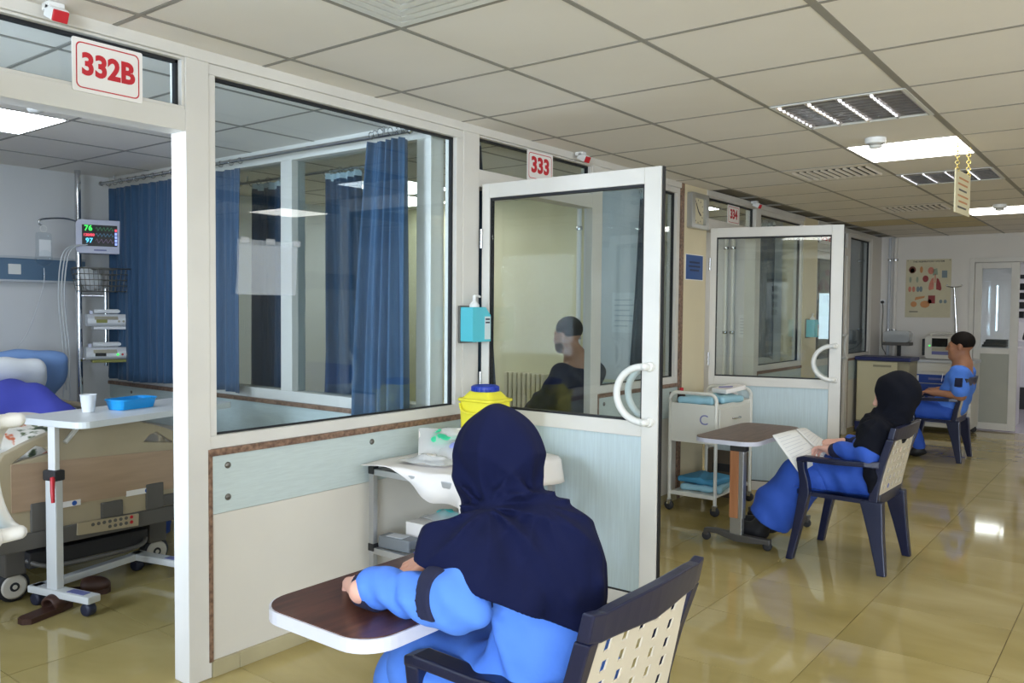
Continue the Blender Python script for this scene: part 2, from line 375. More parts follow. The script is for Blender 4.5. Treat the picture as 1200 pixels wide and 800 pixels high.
# ---- end wall with doorway and daylight window of the last ward
we = struct('wall_end')
def ebox(name, x0, x1, z0, z1, m, y0=YE, y1=YE + .12, bev=0, parent=None):
    b = MB(); b.b2((x0, y0, z0), (x1, y1, z1)); return b.build(name, m, parent or we, bev)
ebox('plaster', -2.92, -1.80, 0, H + .02, 'white_wall'); ebox('plaster', -1.80, .2, 2.10, H + .02, 'white_wall'); ebox('plaster', .2, 2.4, 0, H + .02, 'white_wall')
ebox('plaster', -6.22, -4.02, 0, H, 'ward_wall'); ebox('plaster', -3.30, -2.92, 0, H, 'ward_wall'); ebox('plaster', -4.02, -3.30, 0, 1.02, 'ward_wall'); ebox('plaster', -4.02, -3.30, 1.72, H, 'ward_wall')
w10 = struct('window_10')
for (a, b, c, d) in ((-4.02, -3.30, 1.02, 1.06), (-4.02, -3.30, 1.68, 1.72), (-4.02, -3.98, 1.06, 1.68), (-3.34, -3.30, 1.06, 1.68)): ebox('window_frame', a, b, c, d, 'white_frame', YE + .04, YE + .09, .003, w10)
p = MB(); p.b2((-3.98, YE + .06, 1.06), (-3.34, YE + .066, 1.68)); p.build('pane', 'pane', w10)
# baseboard of the end wall
be = struct('baseboard_end'); ebox('skirting_tile', -2.9, -2.35, 0, .06, 'skirting', YE - .01, YE, .002, be); ebox('skirting_tile', -2.345, -1.81, 0, .06, 'skirting', YE - .01, YE, .002, be)
# room beyond the doorway
wf = struct('wall_far_room')
for (a, b) in (((-2.85, 18.4, 0), (2.3, 18.5, H)), ((-2.95, 11.62, 0), (-2.85, 18.5, H)), ((1.2, 11.62, 0), (1.3, 18.5, H))):
    q = MB(); q.b2(a, b); q.build('plaster', 'ward_wall', wf)
# end doorway frame and half-glazed leaf
d5 = struct('door_5')
for (a, b, c, d) in ((-1.80, -1.745, 0, 2.10), (-1.745, .2, 2.045, 2.10), (.14, .2, 0, 2.045)): ebox('door_frame', a, b, c, d, 'white_frame', YE - .012, YE + .13, .003, d5)
def leaf_end(x0, x1):
    for (a, b, c, d) in ((x0, x0 + .075, .02, 2.04), (x1 - .085, x1, .02, 2.04), (x0 + .075, x1 - .085, .02, .10), (x0 + .075, x1 - .085, .94, 1.01), (x0 + .075, x1 - .085, 1.97, 2.04)):
        ebox('leaf_rail', a, b, c, d, 'white_frame', YE + .02, YE + .065, .003, d5)
    ebox('leaf_panel', x0 + .075, x1 - .085, .10, .94, 'end_panel', YE + .034, YE + .05, 0, d5)
    ebox('pane', x0 + .075, x1 - .085, 1.01, 1.97, 'pane', YE + .039, YE + .045, 0, d5)
mat('end_panel', (168, 168, 156), .3, var=.03, scale=3)
leaf_end(-1.742, -1.275)

# ---- swing doors of the wards (leaves opened into the corridor)
def swing_door(n, hinge, ang, w=1.06, h=2.085, pulls=(1, -1), off=.055):
    d = struct('door_%d' % n, (*hinge, 0)); d.rotation_euler = (0, 0, ang)
    # local: leaf runs along +x, thickness y
    def lb(name, x0, x1, z0, z1, m, y0=-.021, y1=.021, bev=.003, parent=None):
        b = MB(); b.b2((x0, y0, z0), (x1, y1, z1)); return b.build(name, m, parent or d, bev)
    st = .085
    lb('stile', 0, .05, .03, h, 'white_frame'); s2 = lb('stile', w - st, w, .03, h, 'white_frame')
    lb('edge_gasket', w, w + .006, .03, h, 'seal_black', -.012, .012, 0)
    lb('top_rail', .05, w - st, h - .075, h, 'white_frame'); lb('lock_rail', .05, w - st, .845, .915, 'white_frame'); lb('bottom_rail', .05, w - st, .03, .10, 'white_frame')
    for (a, b, c, e) in ((.05, w - st, h - .087, h - .075), (.05, w - st, .915, .925), (w - st - .008, w - st, .925, h - .087), (.05, .056, .925, h - .087), (.05, w - st, .10, .108)):
        lb('gasket', a, b, c, e, 'seal_black', -.014, .014, 0)
    lb('pane', .056, w - st - .008, .925, h - .087, 'pane', -.003, .003, 0)
    lb('lower_panel', .05, w - st, .108, .845, 'door_panel', -.010, .010, 0)
    for s in pulls:
        x = w - st / 2; zc = 1.045; R = .128
        pts = [V(x, s * .02, zc + R), V(x - .01, s * off, zc + R)] + [V(x - .018 - math.sin(PI * i / 12) * .135, s * off, zc + R * math.cos(PI * i / 12)) for i in range(0, 13)] + [V(x - .01, s * off, zc - R), V(x, s * .02, zc - R)]
        b = MB(); b.tube(smooth_path(pts, 3), .0165, 12)
        pl = b.build('pull_handle', 'white_metal', d)
        for z in (zc + R, zc - R):
            c = MB(); c.lathe((x, s * .021, z), [(.024, 0), (.024, s * .012), (.018, s * .018)], 16, 'y'); c.build('rose', 'white_metal', pl)
    for z in (.3, 1.05, 1.8):
        c = MB(); c.cyl((0.0, -.026, z - .05), (0.0, -.026, z + .05), .009, 12); c.build('hinge', 'steel', d)
    return d
swing_door(1, (-2.80, .71), 0, w=.85, off=.08)
swing_door(2, (-2.80, 3.405), .02, w=1.035)
swing_door(3, (-2.80, 6.23), .26, w=.985)
# closed door of the last ward
d4 = struct('door_4')
for (a, b, c, e) in ((8.93, 9.0, .02, 2.075), (9.93, 10.02, .02, 2.075), (9.0, 9.93, 2.0, 2.075), (9.0, 9.93, .845, .915), (9.0, 9.93, .02, .1)): wbox('leaf_rail', a, b, c, e, 'white_frame', x0=XW - .07, x1=XW - .02, parent=d4)
wbox('pane', 9.0, 9.93, .915, 2.0, 'pane', x0=XW - .048, x1=XW - .042, bev=0, parent=d4); wbox('lower_panel', 9.0, 9.93, .1, .845, 'door_panel', x0=XW - .055, x1=XW - .035, bev=0, parent=d4)
b = MB(); b.tube(smooth_path([V(XW - .02, 9.975, 1.16)] + [V(XW + .03, 9.97 - .1 * math.sin(PI * i / 8), 1.03 + .13 * math.cos(PI * i / 8)) for i in range(9)] + [V(XW - .02, 9.975, .9)], 3), .015, 10); b.build('pull_handle', 'white_metal', d4)

# ------------------------------------------------------------------ ceiling fittings
def cell(i, j): return CX0 + .6 * i + .3, CY0 + .6 * j + .3
def light_panel(i, j, m, label, group):
    x, y = cell(i, j); t = thing('ceiling_light', label, 'light', (x, y, H), 0, group)
    b = MB(); b.b2((-.29, -.29, -.004), (.29, .29, .010)); fr = b.build('housing', 'white_metal', t)
    b = MB(); b.b2((-.280, -.280, -.009), (.280, .280, -.004)); b.build('diffuser', m, t, .002)
light_panel(2, 5, 'lamp_panel', 'lit square ceiling light panel between the two unlit louvred fixtures', 'lit ceiling panels')
light_panel(2, 11, 'lamp_panel', 'lit square ceiling light panel nearest the end wall doorway', 'lit ceiling panels')
light_panel(2, -1, 'lamp_panel', 'lit square ceiling light panel above the foreground nurse', 'lit ceiling panels')
light_panel(2, -7, 'lamp_panel', 'lit square ceiling light panel nearest the corridor back wall', 'lit ceiling panels')
for _j, _n in ((-1, 'level with the foreground nurse'), (5, 'level with the reading nurse'), (11, 'level with the man in scrubs')): light_panel(6, _j, 'lamp_panel', 'added fill light ceiling panel by the windows opposite the wards, ' + _n, 'lit ceiling panels')  # row of panels added out of view to brighten the dark far end
light_panel(-4, -1, 'lamp_panel_ward', 'lit square ceiling light panel above the hospital bed', 'lit ceiling panels')
light_panel(-4, 4, 'lamp_panel', 'lit square ceiling light panel in the ward of the bearded man', 'lit ceiling panels')
light_panel(-5, 5, 'lamp_panel', 'added fill light ceiling panel above the cream radiator', 'lit ceiling panels')  # second panel added to this ward to brighten its yellow wall
light_panel(-2, 8, 'lamp_panel', 'added fill light ceiling panel just inside the 334 doorway', 'lit ceiling panels')  # extra panel added to lift the dim ward interior
light_panel(-4, 8, 'lamp_panel', 'lit square ceiling light panel in the ward behind the white trolley', 'lit ceiling panels')
def louvre(i, j, label):
    x, y = cell(i, j); t = thing('louvre_light_fixture', label, 'light', (x, y, H), 0, 'unlit louvred fixtures')
    b = MB()
    for (a, c) in (((-.295, -.295), (.295, -.275)), ((-.295, .275), (.295, .295)), ((-.295, -.275), (-.275, .275)), ((.275, -.275), (.295, .275))): b.b2((*a, -.008), (*c, .012))
    b.build('frame', 'white_metal', t)
    b = MB(); b.b2((-.275, -.275, .006), (.275, .275, .011)); b.build('reflector', 'louvre', t)
    for k in range(5):
        xx = -.275 + .55 * k / 4; b = MB(); b.add([(xx - .012, -.275, .006), (xx + .012, -.275, .006), (xx, -.275, -.012), (xx - .012, .275, .006), (xx + .012, .275, .006), (xx, .275, -.012)], [(0, 1, 2), (3, 5, 4), (0, 3, 4, 1), (1, 4, 5, 2), (2, 5, 3, 0)]); b.build('divider', 'louvre', t)
    for k in range(1, 10):
        yy = -.275 + .055 * k; b = MB(); b.b2((-.275, yy - .002, -.010), (.275, yy + .002, .006)); b.build('blade', 'louvre', t)
louvre(2, 3, 'unlit louvred mirror light fixture before the smoke detector'); louvre(2, 7, 'unlit louvred mirror light fixture behind the hanging notice'); louvre(2, -3, 'unlit louvred mirror light fixture nearest the corridor back wall')
def vent(i, j, label, square=False):
    x, y = cell(i, j); t = thing('air_vent', label, 'vent', (x, y, H), 0, 'ceiling air vents')
    if square:
        b = MB(); b.b2((-.29, -.29, .004), (.29, .29, .011)); b.build('backing', 'white_metal', t)
        for k in range(5):
            r = .285 - .045 * k; z = -.002 - .003 * k; b = MB()
            for (a, c) in (((-r, -r), (r, -r + .03)), ((-r, r - .03), (r, r)), ((-r, -r + .03), (-r + .03, r - .03)), ((r - .03, -r + .03), (r, r - .03))): b.b2((*a, z - .006), (*c, .006))
            b.build('diffuser_ring', 'white_metal', t)
        return
    b = MB(); b.b2((-.29, -.29, .004), (.29, .29, .011)); b.build('backing', 'ceiling_tile', t)
    b = MB(); b.b2((-.25, -.20, -.001), (.25, .20, .005)); b.build('slot_plate', 'dark_slot', t)
    b = MB()
    for (a, c) in (((-.29, -.29), (.29, -.2)), ((-.29, .2), (.29, .29)), ((-.29, -.2), (-.25, .2)), ((.25, -.2), (.29, .2))): b.b2((*a, -.006), (*c, .006))
    b.build('frame', 'ceiling_tile', t)
    for k in range(11):
        xx = -.24 + .048 * k; b = MB(); b.box((xx, 0, -.006), (.020, .40, .0025), rot('Y', -.9)); b.build('slat', 'ceiling_tile', t)
vent(1, -1, 'square stepped white air diffuser in the corridor ceiling', True)
vent(1, 6, 'slatted air vent beside the lit panel in the corridor ceiling'); vent(1, 10, 'slatted air vent farther along, near the end wall')
def detector(x, y, label):
    t = thing('smoke_detector', label, 'detector', (x, y, H - .006), 0, 'smoke detectors')
    b = MB(); b.lathe((0, 0, 0), [(.055, 0), (.055, -.02), (.05, -.03)], 24); b.build('base', 'white_plastic', t)
    b = MB(); b.lathe((0, 0, -.03), [(.036, 0), (.034, -.012)], 20); b.build('grille', 'grid_bar', t)
    b = MB(); b.lathe((0, 0, -.042), [(.036, 0), (.03, -.010), (.01, -.014)], 20); b.build('cap', 'white_plastic', t)
detector(*[c + d for c, d in zip(cell(2, 4), (-.08, .12))], 'round white smoke detector before the lit ceiling panel')
detector(*[c + d for c, d in zip(cell(2, 10), (.05, .1))], 'round white smoke detector near the farthest ceiling light')
detector(*[c + d for c, d in zip(cell(-3, -1), (.0, .0))], 'round white smoke detector on the ceiling of the bed ward')
def call_lamp(y, label):
    t = thing('call_lamp', label, 'lamp', (XW + .05, y, H - .004), 0, 'nurse call lamps over the ward doors')
    b = MB(); b.box((0, 0, -.012), (.05, .05, .022)); b.build('bracket', 'white_plastic', t, .003)
    b = MB(); b.box((.02, 0, -.035), (.06, .05, .04), rot('Y', .45)); b.build('body', 'white_plastic', t, .004)
    b = MB(); b.box((.047, 0, -.050), (.014, .046, .036), rot('Y', .45)); b.build('red_lens', 'red', t, .003)
call_lamp(1.22, 'small white call lamp with red lens above the 332B sign')
call_lamp(4.28, 'small white call lamp with red lens above the open door beside the sanitiser'); call_lamp(7.05, 'small white call lamp with red lens beyond the wall clock')

# ------------------------------------------------------------------ room number signs
def sign(y0, y1, z0, z1, txt, label, size, border=True, tsx=1):
    t = thing('room_sign', label, 'sign', (XW + .001, (y0 + y1) / 2, z0), 0, 'red room number signs')
    w, h = y1 - y0, z1 - z0
    b = MB(); b.prism(rpoly(w, h, .006, 3, 0, h / 2), 'x', 0, .004); b.build('plate', 'sign_white', t)
    if border:
        o = rpoly(w - .024, h - .024, .018, 5, 0, h / 2); i = rpoly(w - .032, h - .032, .015, 5, 0, h / 2); n = len(o); b = MB()
        b.add([(.0045, *p) for p in o] + [(.0045, *p) for p in i], [(k, (k + 1) % n, n + (k + 1) % n, n + k) for k in range(n)]); b.build('red_border', 'red', t)
    lettering(txt, size, 'red', t, V(.0048, 0, h / 2 + size * .02), RX, bold=.004 * size / .1, sx=tsx)
sign(1.297, 1.537, 2.14, 2.315, '332B', 'white sign with red number 332B in a thin red border', .098, tsx=.9)
sign(3.80, 4.05, 2.165, 2.335, '333', 'white sign with red number 333 above the open door', .12)
sign(6.585, 6.83, 2.158, 2.313, '334', 'white sign with red number 334 above the farther open door', .105, tsx=.95)
sign(8.97, 9.45, 2.158, 2.28, 'Carter 335', 'wide white sign with red lettering 335 above the last ward door', .085, border=False)
# ------------------------------------------------------------------ smooth solids: signed-distance shapes turned into one continuous surface
def plate(outer, holes, axis, h0, h1):
    """flat plate with real holes"""
    P = {'z': lambda p, h: (p[0], p[1], h), 'x': lambda p, h: (h, p[0], p[1]), 'y': lambda p, h: (p[0], h, p[1])}[axis]
    bm = bmesh.new(); loops = []
    for lp in [outer] + holes:
        vs = [bm.verts.new(P(p, h0)) for p in lp]; loops.append(vs)
        for i in range(len(vs)): bm.edges.new((vs[i], vs[(i + 1) % len(vs)]))
    bmesh.ops.triangle_fill(bm, use_beauty=True, use_dissolve=False, edges=bm.edges[:])
    fs = bm.faces[:]
    bm.verts.index_update(); base = [tuple(v.co) for v in bm.verts]; tri = [tuple(v.index for v in f.verts) for f in fs]
    lidx = [[v.index for v in l] for l in loops]; bm.free()
    n = len(base); k = {'z': 2, 'x': 0, 'y': 1}[axis]
    top = [tuple(h1 if i == k else c for i, c in enumerate(b)) for b in base]
    m = MB(); m.add(base + top, tri + [tuple(i + n for i in t[::-1]) for t in tri])
    for l in lidx:
        q = len(l); m.f += [(l[i], l[(i + 1) % q], l[(i + 1) % q] + n, l[i] + n) for i in range(q)]; m.m += [0] * q; m.sm += [False] * q
    return m
class SDF:
    def __init__(s): s.p = []; s.cuts = []; s.folds = []
    def cap(s, a, b, ra, rb=None, k=.02, mi=0):
        a, b = np.array(a, float), np.array(b, float); rb = ra if rb is None else rb; r = max(ra, rb)
        s.p.append(('c', np.minimum(a, b) - r, np.maximum(a, b) + r, (a, b, ra, rb), k, mi, False)); return s
    def chain(s, pts, rs, k=.02, mi=0):
        for i in range(len(pts) - 1): s.cap(pts[i], pts[i + 1], rs[i], rs[i + 1], k, mi)
        return s
    def ell(s, c, r, R=None, k=.02, mi=0, sub=False):
        c, r = np.array(c, float), np.array(r, float); R = np.eye(3) if R is None else np.array(R); m = max(r)
        s.p.append(('e', c - m, c + m, (c, r, R), k, mi, sub)); return s
    def box(s, c, d, rr=.01, R=None, k=.01, mi=0):
        c, d = np.array(c, float), np.array(d, float) / 2; R = np.eye(3) if R is None else np.array(R); m = np.linalg.norm(d) + rr
        s.p.append(('b', c - m, c + m, (c, d, rr, R), k, mi, False)); return s
    def cut(s, p, n, k=.004):
        n = np.array(n, float); s.cuts.append((np.array(p, float), n / np.linalg.norm(n))); return s
    def fold(s, d, freq, amp, warp=(0, 0, 0), ww=0, box=None):
        s.folds.append((np.array(d, float), freq, amp, np.array(warp, float), ww, box)); return s
    def radial(s, p, n, k, amp, r0, r1, twist=0):
        # creases fanning out from p around axis n
        n = np.array(n, float); n /= np.linalg.norm(n); u = np.cross(n, (0, 0, 1)); u /= np.linalg.norm(u); s.rad = getattr(s, 'rad', []) + [(np.array(p, float), u, np.cross(n, u), n, k, amp, r0, r1, twist)]; return s
    def mesh(s, name, mats, vox=.008, shell=0):
        lo = np.min([q[1] for q in s.p if not q[6]], 0) - 3 * vox - .01; hi = np.max([q[2] for q in s.p if not q[6]], 0) + 3 * vox + .01
        n = np.ceil((hi - lo) / vox).astype(int) + 1
        F = np.full(n, 1.0, np.float32); I = np.zeros(n, np.int8)
        ax = [lo[i] + vox * np.arange(n[i]) for i in range(3)]
        for (t, a, b, d, k, mi, sub) in s.p:
            mg = .03 + k; i0 = np.clip(((a - mg - lo) / vox).astype(int), 0, n - 1); i1 = np.clip(((b + mg - lo) / vox).astype(int) + 2, 1, n)
            sl = tuple(slice(i0[i], i1[i]) for i in range(3))
            X, Y, Z = np.meshgrid(*[ax[i][sl[i]] for i in range(3)], indexing='ij')
            if t == 'c':
                A, B, ra, rb = d; ab = B - A; L2 = max(ab @ ab, 1e-9)
                h = np.clip(((X - A[0]) * ab[0] + (Y - A[1]) * ab[1] + (Z - A[2]) * ab[2]) / L2, 0, 1)
                D = np.sqrt((X - A[0] - ab[0] * h) ** 2 + (Y - A[1] - ab[1] * h) ** 2 + (Z - A[2] - ab[2] * h) ** 2) - (ra + (rb - ra) * h)
            elif t == 'e':
                C, r, R = d; q = np.stack([X - C[0], Y - C[1], Z - C[2]], -1) @ R
                k0 = np.sqrt(((q / r) ** 2).sum(-1)); k1 = np.sqrt(((q / (r * r)) ** 2).sum(-1)) + 1e-9; D = k0 * (k0 - 1) / k1
            else:
                C, hd, rr, R = d; q = np.abs(np.stack([X - C[0], Y - C[1], Z - C[2]], -1) @ R) - (hd - rr)
                D = np.sqrt((np.maximum(q, 0) ** 2).sum(-1)) + np.minimum(q.max(-1), 0) - rr
            S = F[sl]
            if sub:
                h = np.clip(.5 - .5 * (S + D) / k, 0, 1); F[sl] = S * (1 - h) - D * h + k * h * (1 - h)
            else:
                I[sl] = np.where(D < S, mi, I[sl]); h = np.clip(.5 + .5 * (S - D) / k, 0, 1); F[sl] = S * (1 - h) + D * h - k * h * (1 - h)
        X, Y, Z = np.meshgrid(*ax, indexing='ij', sparse=True)
        for (d, fr, am, w, ww, bx) in s.folds:
            g = am * np.sin(fr * (X * d[0] + Y * d[1] + Z * d[2]) + ww * np.sin(X * w[0] + Y * w[1] + Z * w[2]))
            if bx is not None: g = g * np.exp(-(((X - bx[0]) / bx[3]) ** 2 + ((Y - bx[1]) / bx[3]) ** 2 + ((Z - bx[2]) / bx[3]) ** 2))
            F += g.astype(np.float32)
        for (p, u, v, nn, k, am, r0, r1, tw) in getattr(s, 'rad', []):
            a = (X - p[0]) * u[0] + (Y - p[1]) * u[1] + (Z - p[2]) * u[2]; b = (X - p[0]) * v[0] + (Y - p[1]) * v[1] + (Z - p[2]) * v[2]; w = (X - p[0]) * nn[0] + (Y - p[1]) * nn[1] + (Z - p[2]) * nn[2]
            r = np.sqrt(a * a + b * b); th = np.arctan2(b, a)
            g = am * (np.abs(np.sin(k * th + tw * r + .8 * np.sin(2 * th))) - .5) * np.clip(r / r0, 0, 1) ** 1.5 * np.exp(-(r / r1) ** 2) * np.exp(-(np.maximum(-w - .02, 0) / .07) ** 2)
            F += g.astype(np.float32)
        for (p, nn) in s.cuts:
            F = np.maximum(F, ((X - p[0]) * nn[0] + (Y - p[1]) * nn[1] + (Z - p[2]) * nn[2]).astype(np.float32))
        if shell: F = np.maximum(F, -(F + shell))
        # surface nets
        S = F < 0; c = S[:-1, :-1, :-1].astype(np.int8); m = [n[i] - 1 for i in range(3)]
        corners = [(i, j, k) for i in (0, 1) for j in (0, 1) for k in (0, 1)]
        g = lambda A, o: A[o[0]:o[0] + m[0], o[1]:o[1] + m[1], o[2]:o[2] + m[2]]
        cnt = sum(g(S, o).astype(np.int8) for o in corners); act = (cnt > 0) & (cnt < 8)
        idx = np.full(m, -1, np.int64); ids = np.argwhere(act); idx[act] = np.arange(len(ids))
        acc = np.zeros((len(ids), 3)); num = np.zeros(len(ids))
        fv = {o: g(F, o)[act].astype(float) for o in corners}
        for o in corners:
            for a in range(3):
                if o[a]: continue
                o2 = tuple(1 if q == a else o[q] for q in range(3)); f0, f1 = fv[o], fv[o2]; cr = (f0 < 0) != (f1 < 0)
                t = np.where(cr, f0 / np.where(cr, f0 - f1, 1), 0)
                p = np.tile(np.array(o, float), (len(ids), 1)); p[:, a] += t; acc += p * cr[:, None]; num += cr
        v = lo + vox * (ids + acc / num[:, None])
        mats_v = np.max([g(I, o)[act] for o in corners], 0)
        quads = []
        for a in range(3):
            b1, b2 = (a + 1) % 3, (a + 2) % 3
            s0 = [slice(1, n[i] - 1) for i in range(3)]; s1 = list(s0); s0[a] = slice(0, n[a] - 1); s1[a] = slice(1, n[a])
            A, B = S[tuple(s0)], S[tuple(s1)]
            for flip, msk in ((0, A & ~B), (1, ~A & B)):
                e = np.argwhere(msk)
                if not len(e): continue
                e = e + np.array([0 if i == a else 1 for i in range(3)])
                d1 = np.zeros(3, int); d1[b1] = 1; d2 = np.zeros(3, int); d2[b2] = 1
                q = [idx[tuple((e - o).T)] for o in (d1 + d2, d2, np.zeros(3, int), d1)]
                quads.append(np.stack(q if not flip else q[::-1], 1))
        q = np.concatenate(quads); q = q[(q >= 0).all(1)]
        me = bpy.data.meshes.new(name); me.from_pydata(v.tolist(), [], q.tolist())
        for z in (mats if isinstance(mats, (list, tuple)) else [mats]): me.materials.append(M[z])
        me.polygons.foreach_set('use_smooth', [True] * len(q))
        if isinstance(mats, (list, tuple)) and len(mats) > 1: me.polygons.foreach_set('material_index', mats_v[q].max(1).astype(int).tolist())
        me.update(); return me
    def build(s, name, mats, parent=None, vox=.008, shell=0, loc=None):
        return link(name, s.mesh(name, mats, vox, shell), parent, loc)
# ------------------------------------------------------------------ curtains
def curtain(label, a, b, z0, z1, folds, amp, width=None, m='curtain_blue', tape=True, group='ward curtains', ph=0, rings=True):
    """hanging cloth from a to b (xy); width(v): share of the spread at height v (0 bottom, 1 top), with pivot"""
    a, b = Vector((*a, 0)), Vector((*b, 0)); L = (b - a).length; d = (b - a) / L; nrm = Vector((-d.y, d.x, 0))
    t = thing('curtain', label, 'curtain', (a.x, a.y, z0), 0, group)
    def fn(u, v):
        s0, s1 = width(v) if width else (0, 1)
        s = s0 + (s1 - s0) * (u + .012 * math.sin(9 * u + 2 * v))
        am = amp * (1 - .35 * v) * (1 + .4 * math.sin(3.1 * u * folds / 2 + 1.3))
        off = am * math.sin(2 * PI * folds * u + ph + .5 * math.sin(2.5 * v + 4 * u)) + amp * .3 * math.sin(2 * PI * folds * 2.3 * u + 1)
        p = d * (L * s) + nrm * off; return (p.x, p.y, (z1 - z0) * v - (.01 * math.sin(7 * u) if v < .01 else 0))
    n = max(24, int(folds * 14)); mb = MB(); mb.grid(fn, n, 22); o = mb.build('cloth', m, t)
    sol = o.modifiers.new('thickness', 'SOLIDIFY'); sol.thickness = .003
    if tape:
        tb = MB()
        def fh(u, v): x, y, z = fn(u, 1); return (x, y, (z1 - z0) - .012 + .045 * v)
        tb.grid(fh, n, 2); tb.build('heading_tape', 'curtain_tape', t)
    if rings:
        k = max(3, int(folds))
        for i in range(k + 1):
            x, y, z = fn(i / k, 1); r = MB(); r.tube(arc((x, y, z + .045), .018, 0, 2 * PI, 10, tuple(nrm), (0, 0, 1))[:-1], .0025, 6, closed=True); r.build('ring', 'steel', t)
    return t
def rod(label, a, b, r=.011):
    t = thing('curtain_rod', label, 'rod', a, 0, 'curtain rods'); a, b = Vector(a), Vector(b); v = b - a
    m = MB(); m.cyl((0, 0, 0), v, r, 14); m.build('rail', 'steel', t)
    for p in (Vector((0, 0, 0)), v):
        e = MB(); e.ell(p, (.018, .018, .018), 10, 6); e.build('finial', 'steel', t)
    for f in (.06, .94):
        e = MB(); q = v * f; e.cyl(q, q + Vector((0, 0, min(.045, H - a.z - .006))), .006, 8); e.build('bracket', 'steel', t)
rod('steel curtain rod along the glazed ward partition', (-6.15, 3.03, 2.325), (-2.98, 3.03, 2.325))
rod('thin curtain rod on the far side of the ward partition glass', (-4.85, 3.32, 2.25), (-3.45, 3.32, 2.25), .008)
curtain('wide blue curtain drawn behind the patient monitor', (-6.08, 3.03), (-4.40, 3.03), .905, 2.275, 15, .020, width=lambda v: (0, 1 - .02 * (1 - v)), tape=False)
curtain('tall gathered blue curtain by the corridor end of the ward window', (-3.43, 3.0), (-2.95, 3.0), .35, 2.285, 5, .040, width=lambda v: (.08 + .28 * v ** 2 if v > 0 else .05, 1 - .05 * v), tape=False)
curtain('short blue curtain hanging on the far side of the ward partition glass', (-4.0, 3.32), (-3.55, 3.32), .86, 2.2, 4, .03, width=lambda v: (.0, .75 + .25 * (1 - v)))
curtain('small blue curtain piece beside the window mullion in the next ward', (-4.75, 3.32), (-4.3, 3.32), .86, 2.2, 4, .03)
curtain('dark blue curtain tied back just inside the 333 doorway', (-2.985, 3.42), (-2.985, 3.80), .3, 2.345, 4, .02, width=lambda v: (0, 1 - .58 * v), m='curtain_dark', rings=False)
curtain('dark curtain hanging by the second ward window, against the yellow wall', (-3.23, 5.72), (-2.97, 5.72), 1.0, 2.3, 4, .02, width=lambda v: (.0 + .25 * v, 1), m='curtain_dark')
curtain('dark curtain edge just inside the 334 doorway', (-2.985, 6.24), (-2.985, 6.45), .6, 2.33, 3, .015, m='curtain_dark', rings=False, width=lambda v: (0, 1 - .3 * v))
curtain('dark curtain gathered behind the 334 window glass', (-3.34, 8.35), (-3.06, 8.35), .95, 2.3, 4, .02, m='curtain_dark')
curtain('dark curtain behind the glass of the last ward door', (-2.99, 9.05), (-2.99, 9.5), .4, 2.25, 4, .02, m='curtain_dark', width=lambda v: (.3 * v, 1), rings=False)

# ------------------------------------------------------------------ ward 332B: bed and bedside things
mat('bed_tan', (172, 158, 130), .45, var=.05, scale=3); mat('bed_wood', (172, 146, 120), .45, var=.08, scale=4, stretch=(1, 1, 8)); mat('bed_grey', (92, 89, 84), .5)
mat('bed_dark', (44, 43, 44), .6); mat('tyre', (36, 38, 44), .6); mat('wheel_white', (206, 202, 192), .4); mat('sheet_white', (226, 228, 230), .8, bump=.2, bscale=14)
mat('pillow_blue', (128, 162, 216), .8, bump=.15, bscale=12); mat('violet_cloth', (72, 80, 186), .8, bump=.2, bscale=14); mat('blue_label', (40, 90, 170), .4); mat('black_gloss', (16, 17, 20), .15)
def flower_mat():
    m = mat('flower_blanket', (232, 228, 218), .85); N = m.node_tree.nodes; L = m.node_tree.links; b = N['Principled BSDF']
    tc = N.new('ShaderNodeTexCoord'); n = N.new('ShaderNodeTexNoise'); n.inputs['Scale'].default_value = 9; n.inputs['Detail'].default_value = 3; L.new(tc.outputs['Object'], n.inputs['Vector'])
    r = N.new('ShaderNodeValToRGB'); e = r.color_ramp.elements; e[0].position = .33; e[0].color = srgb(54, 64, 50); e[1].position = .43; e[1].color = srgb(232, 228, 218)
    for p, c in ((.38, (96, 110, 74)), (.56, (232, 226, 214)), (.60, (214, 120, 80)), (.68, (190, 70, 50))): k = e.new(p); k.color = srgb(*c)
    L.new(n.outputs['Fac'], r.inputs[0]); L.new(r.outputs[0], b.inputs['Base Color'])
flower_mat()
bed = thing('hospital_bed', 'tan and grey hospital bed with an arched footboard in room 332B', 'bed', (-5.15, 2.015, 0))
def foot_poly(w, z0, z1, zs, n=16):
    return [(w / 2, z0)] + [(w / 2 - .0 - (1 - math.cos(PI / 2 * i / 4)) * .05, zs - .08 + math.sin(PI / 2 * i / 4) * .08) for i in range(5)] + [(w / 2 - .05 - (w - .1) * i / n, zs + (z1 - zs) * math.sin(PI * i / n) ** .9) for i in range(1, n)] + [(-w / 2 + (1 - math.cos(PI / 2 * i / 4)) * .05, zs - .08 + math.sin(PI / 2 * i / 4) * .08) for i in range(4, -1, -1)] + [(-w / 2, z0)]
tri = lambda s: [(s * .40, .70), (s * .23, .725), (s * .26, .755), (s * .30, .77)]
pm = plate(foot_poly(.93, .30, .862, .755), [tri(-1), tri(1)], 'x', .975, 1.02); fb = pm.build('footboard', 'bed_tan', bed, .006)
b = MB(); b.prism([(-.41, .47), (.41, .455), (.415, .665), (.36, .665), (-.41, .695)], 'x', 1.02, 1.026); b.build('wood_inset', 'bed_wood', fb, .003)
for (y0, y1, z0, z1) in ((-.47, .47, .285, .365), (-.33, -.235, .365, .50), (.235, .33, .365, .50), (.0, .11, .365, .445), (.33, .47, .37, .43)):
    b = MB(); b.b2((.98, y0, z0), (1.034, y1, z1)); b.build('grey_trim', 'bed_grey', fb, .006)
b = MB(); b.box((1.040, .03, .335), (.012, .31, .062), rot('X', -.04)); cp = b.build('control_strip', 'bed_tan', fb, .003)
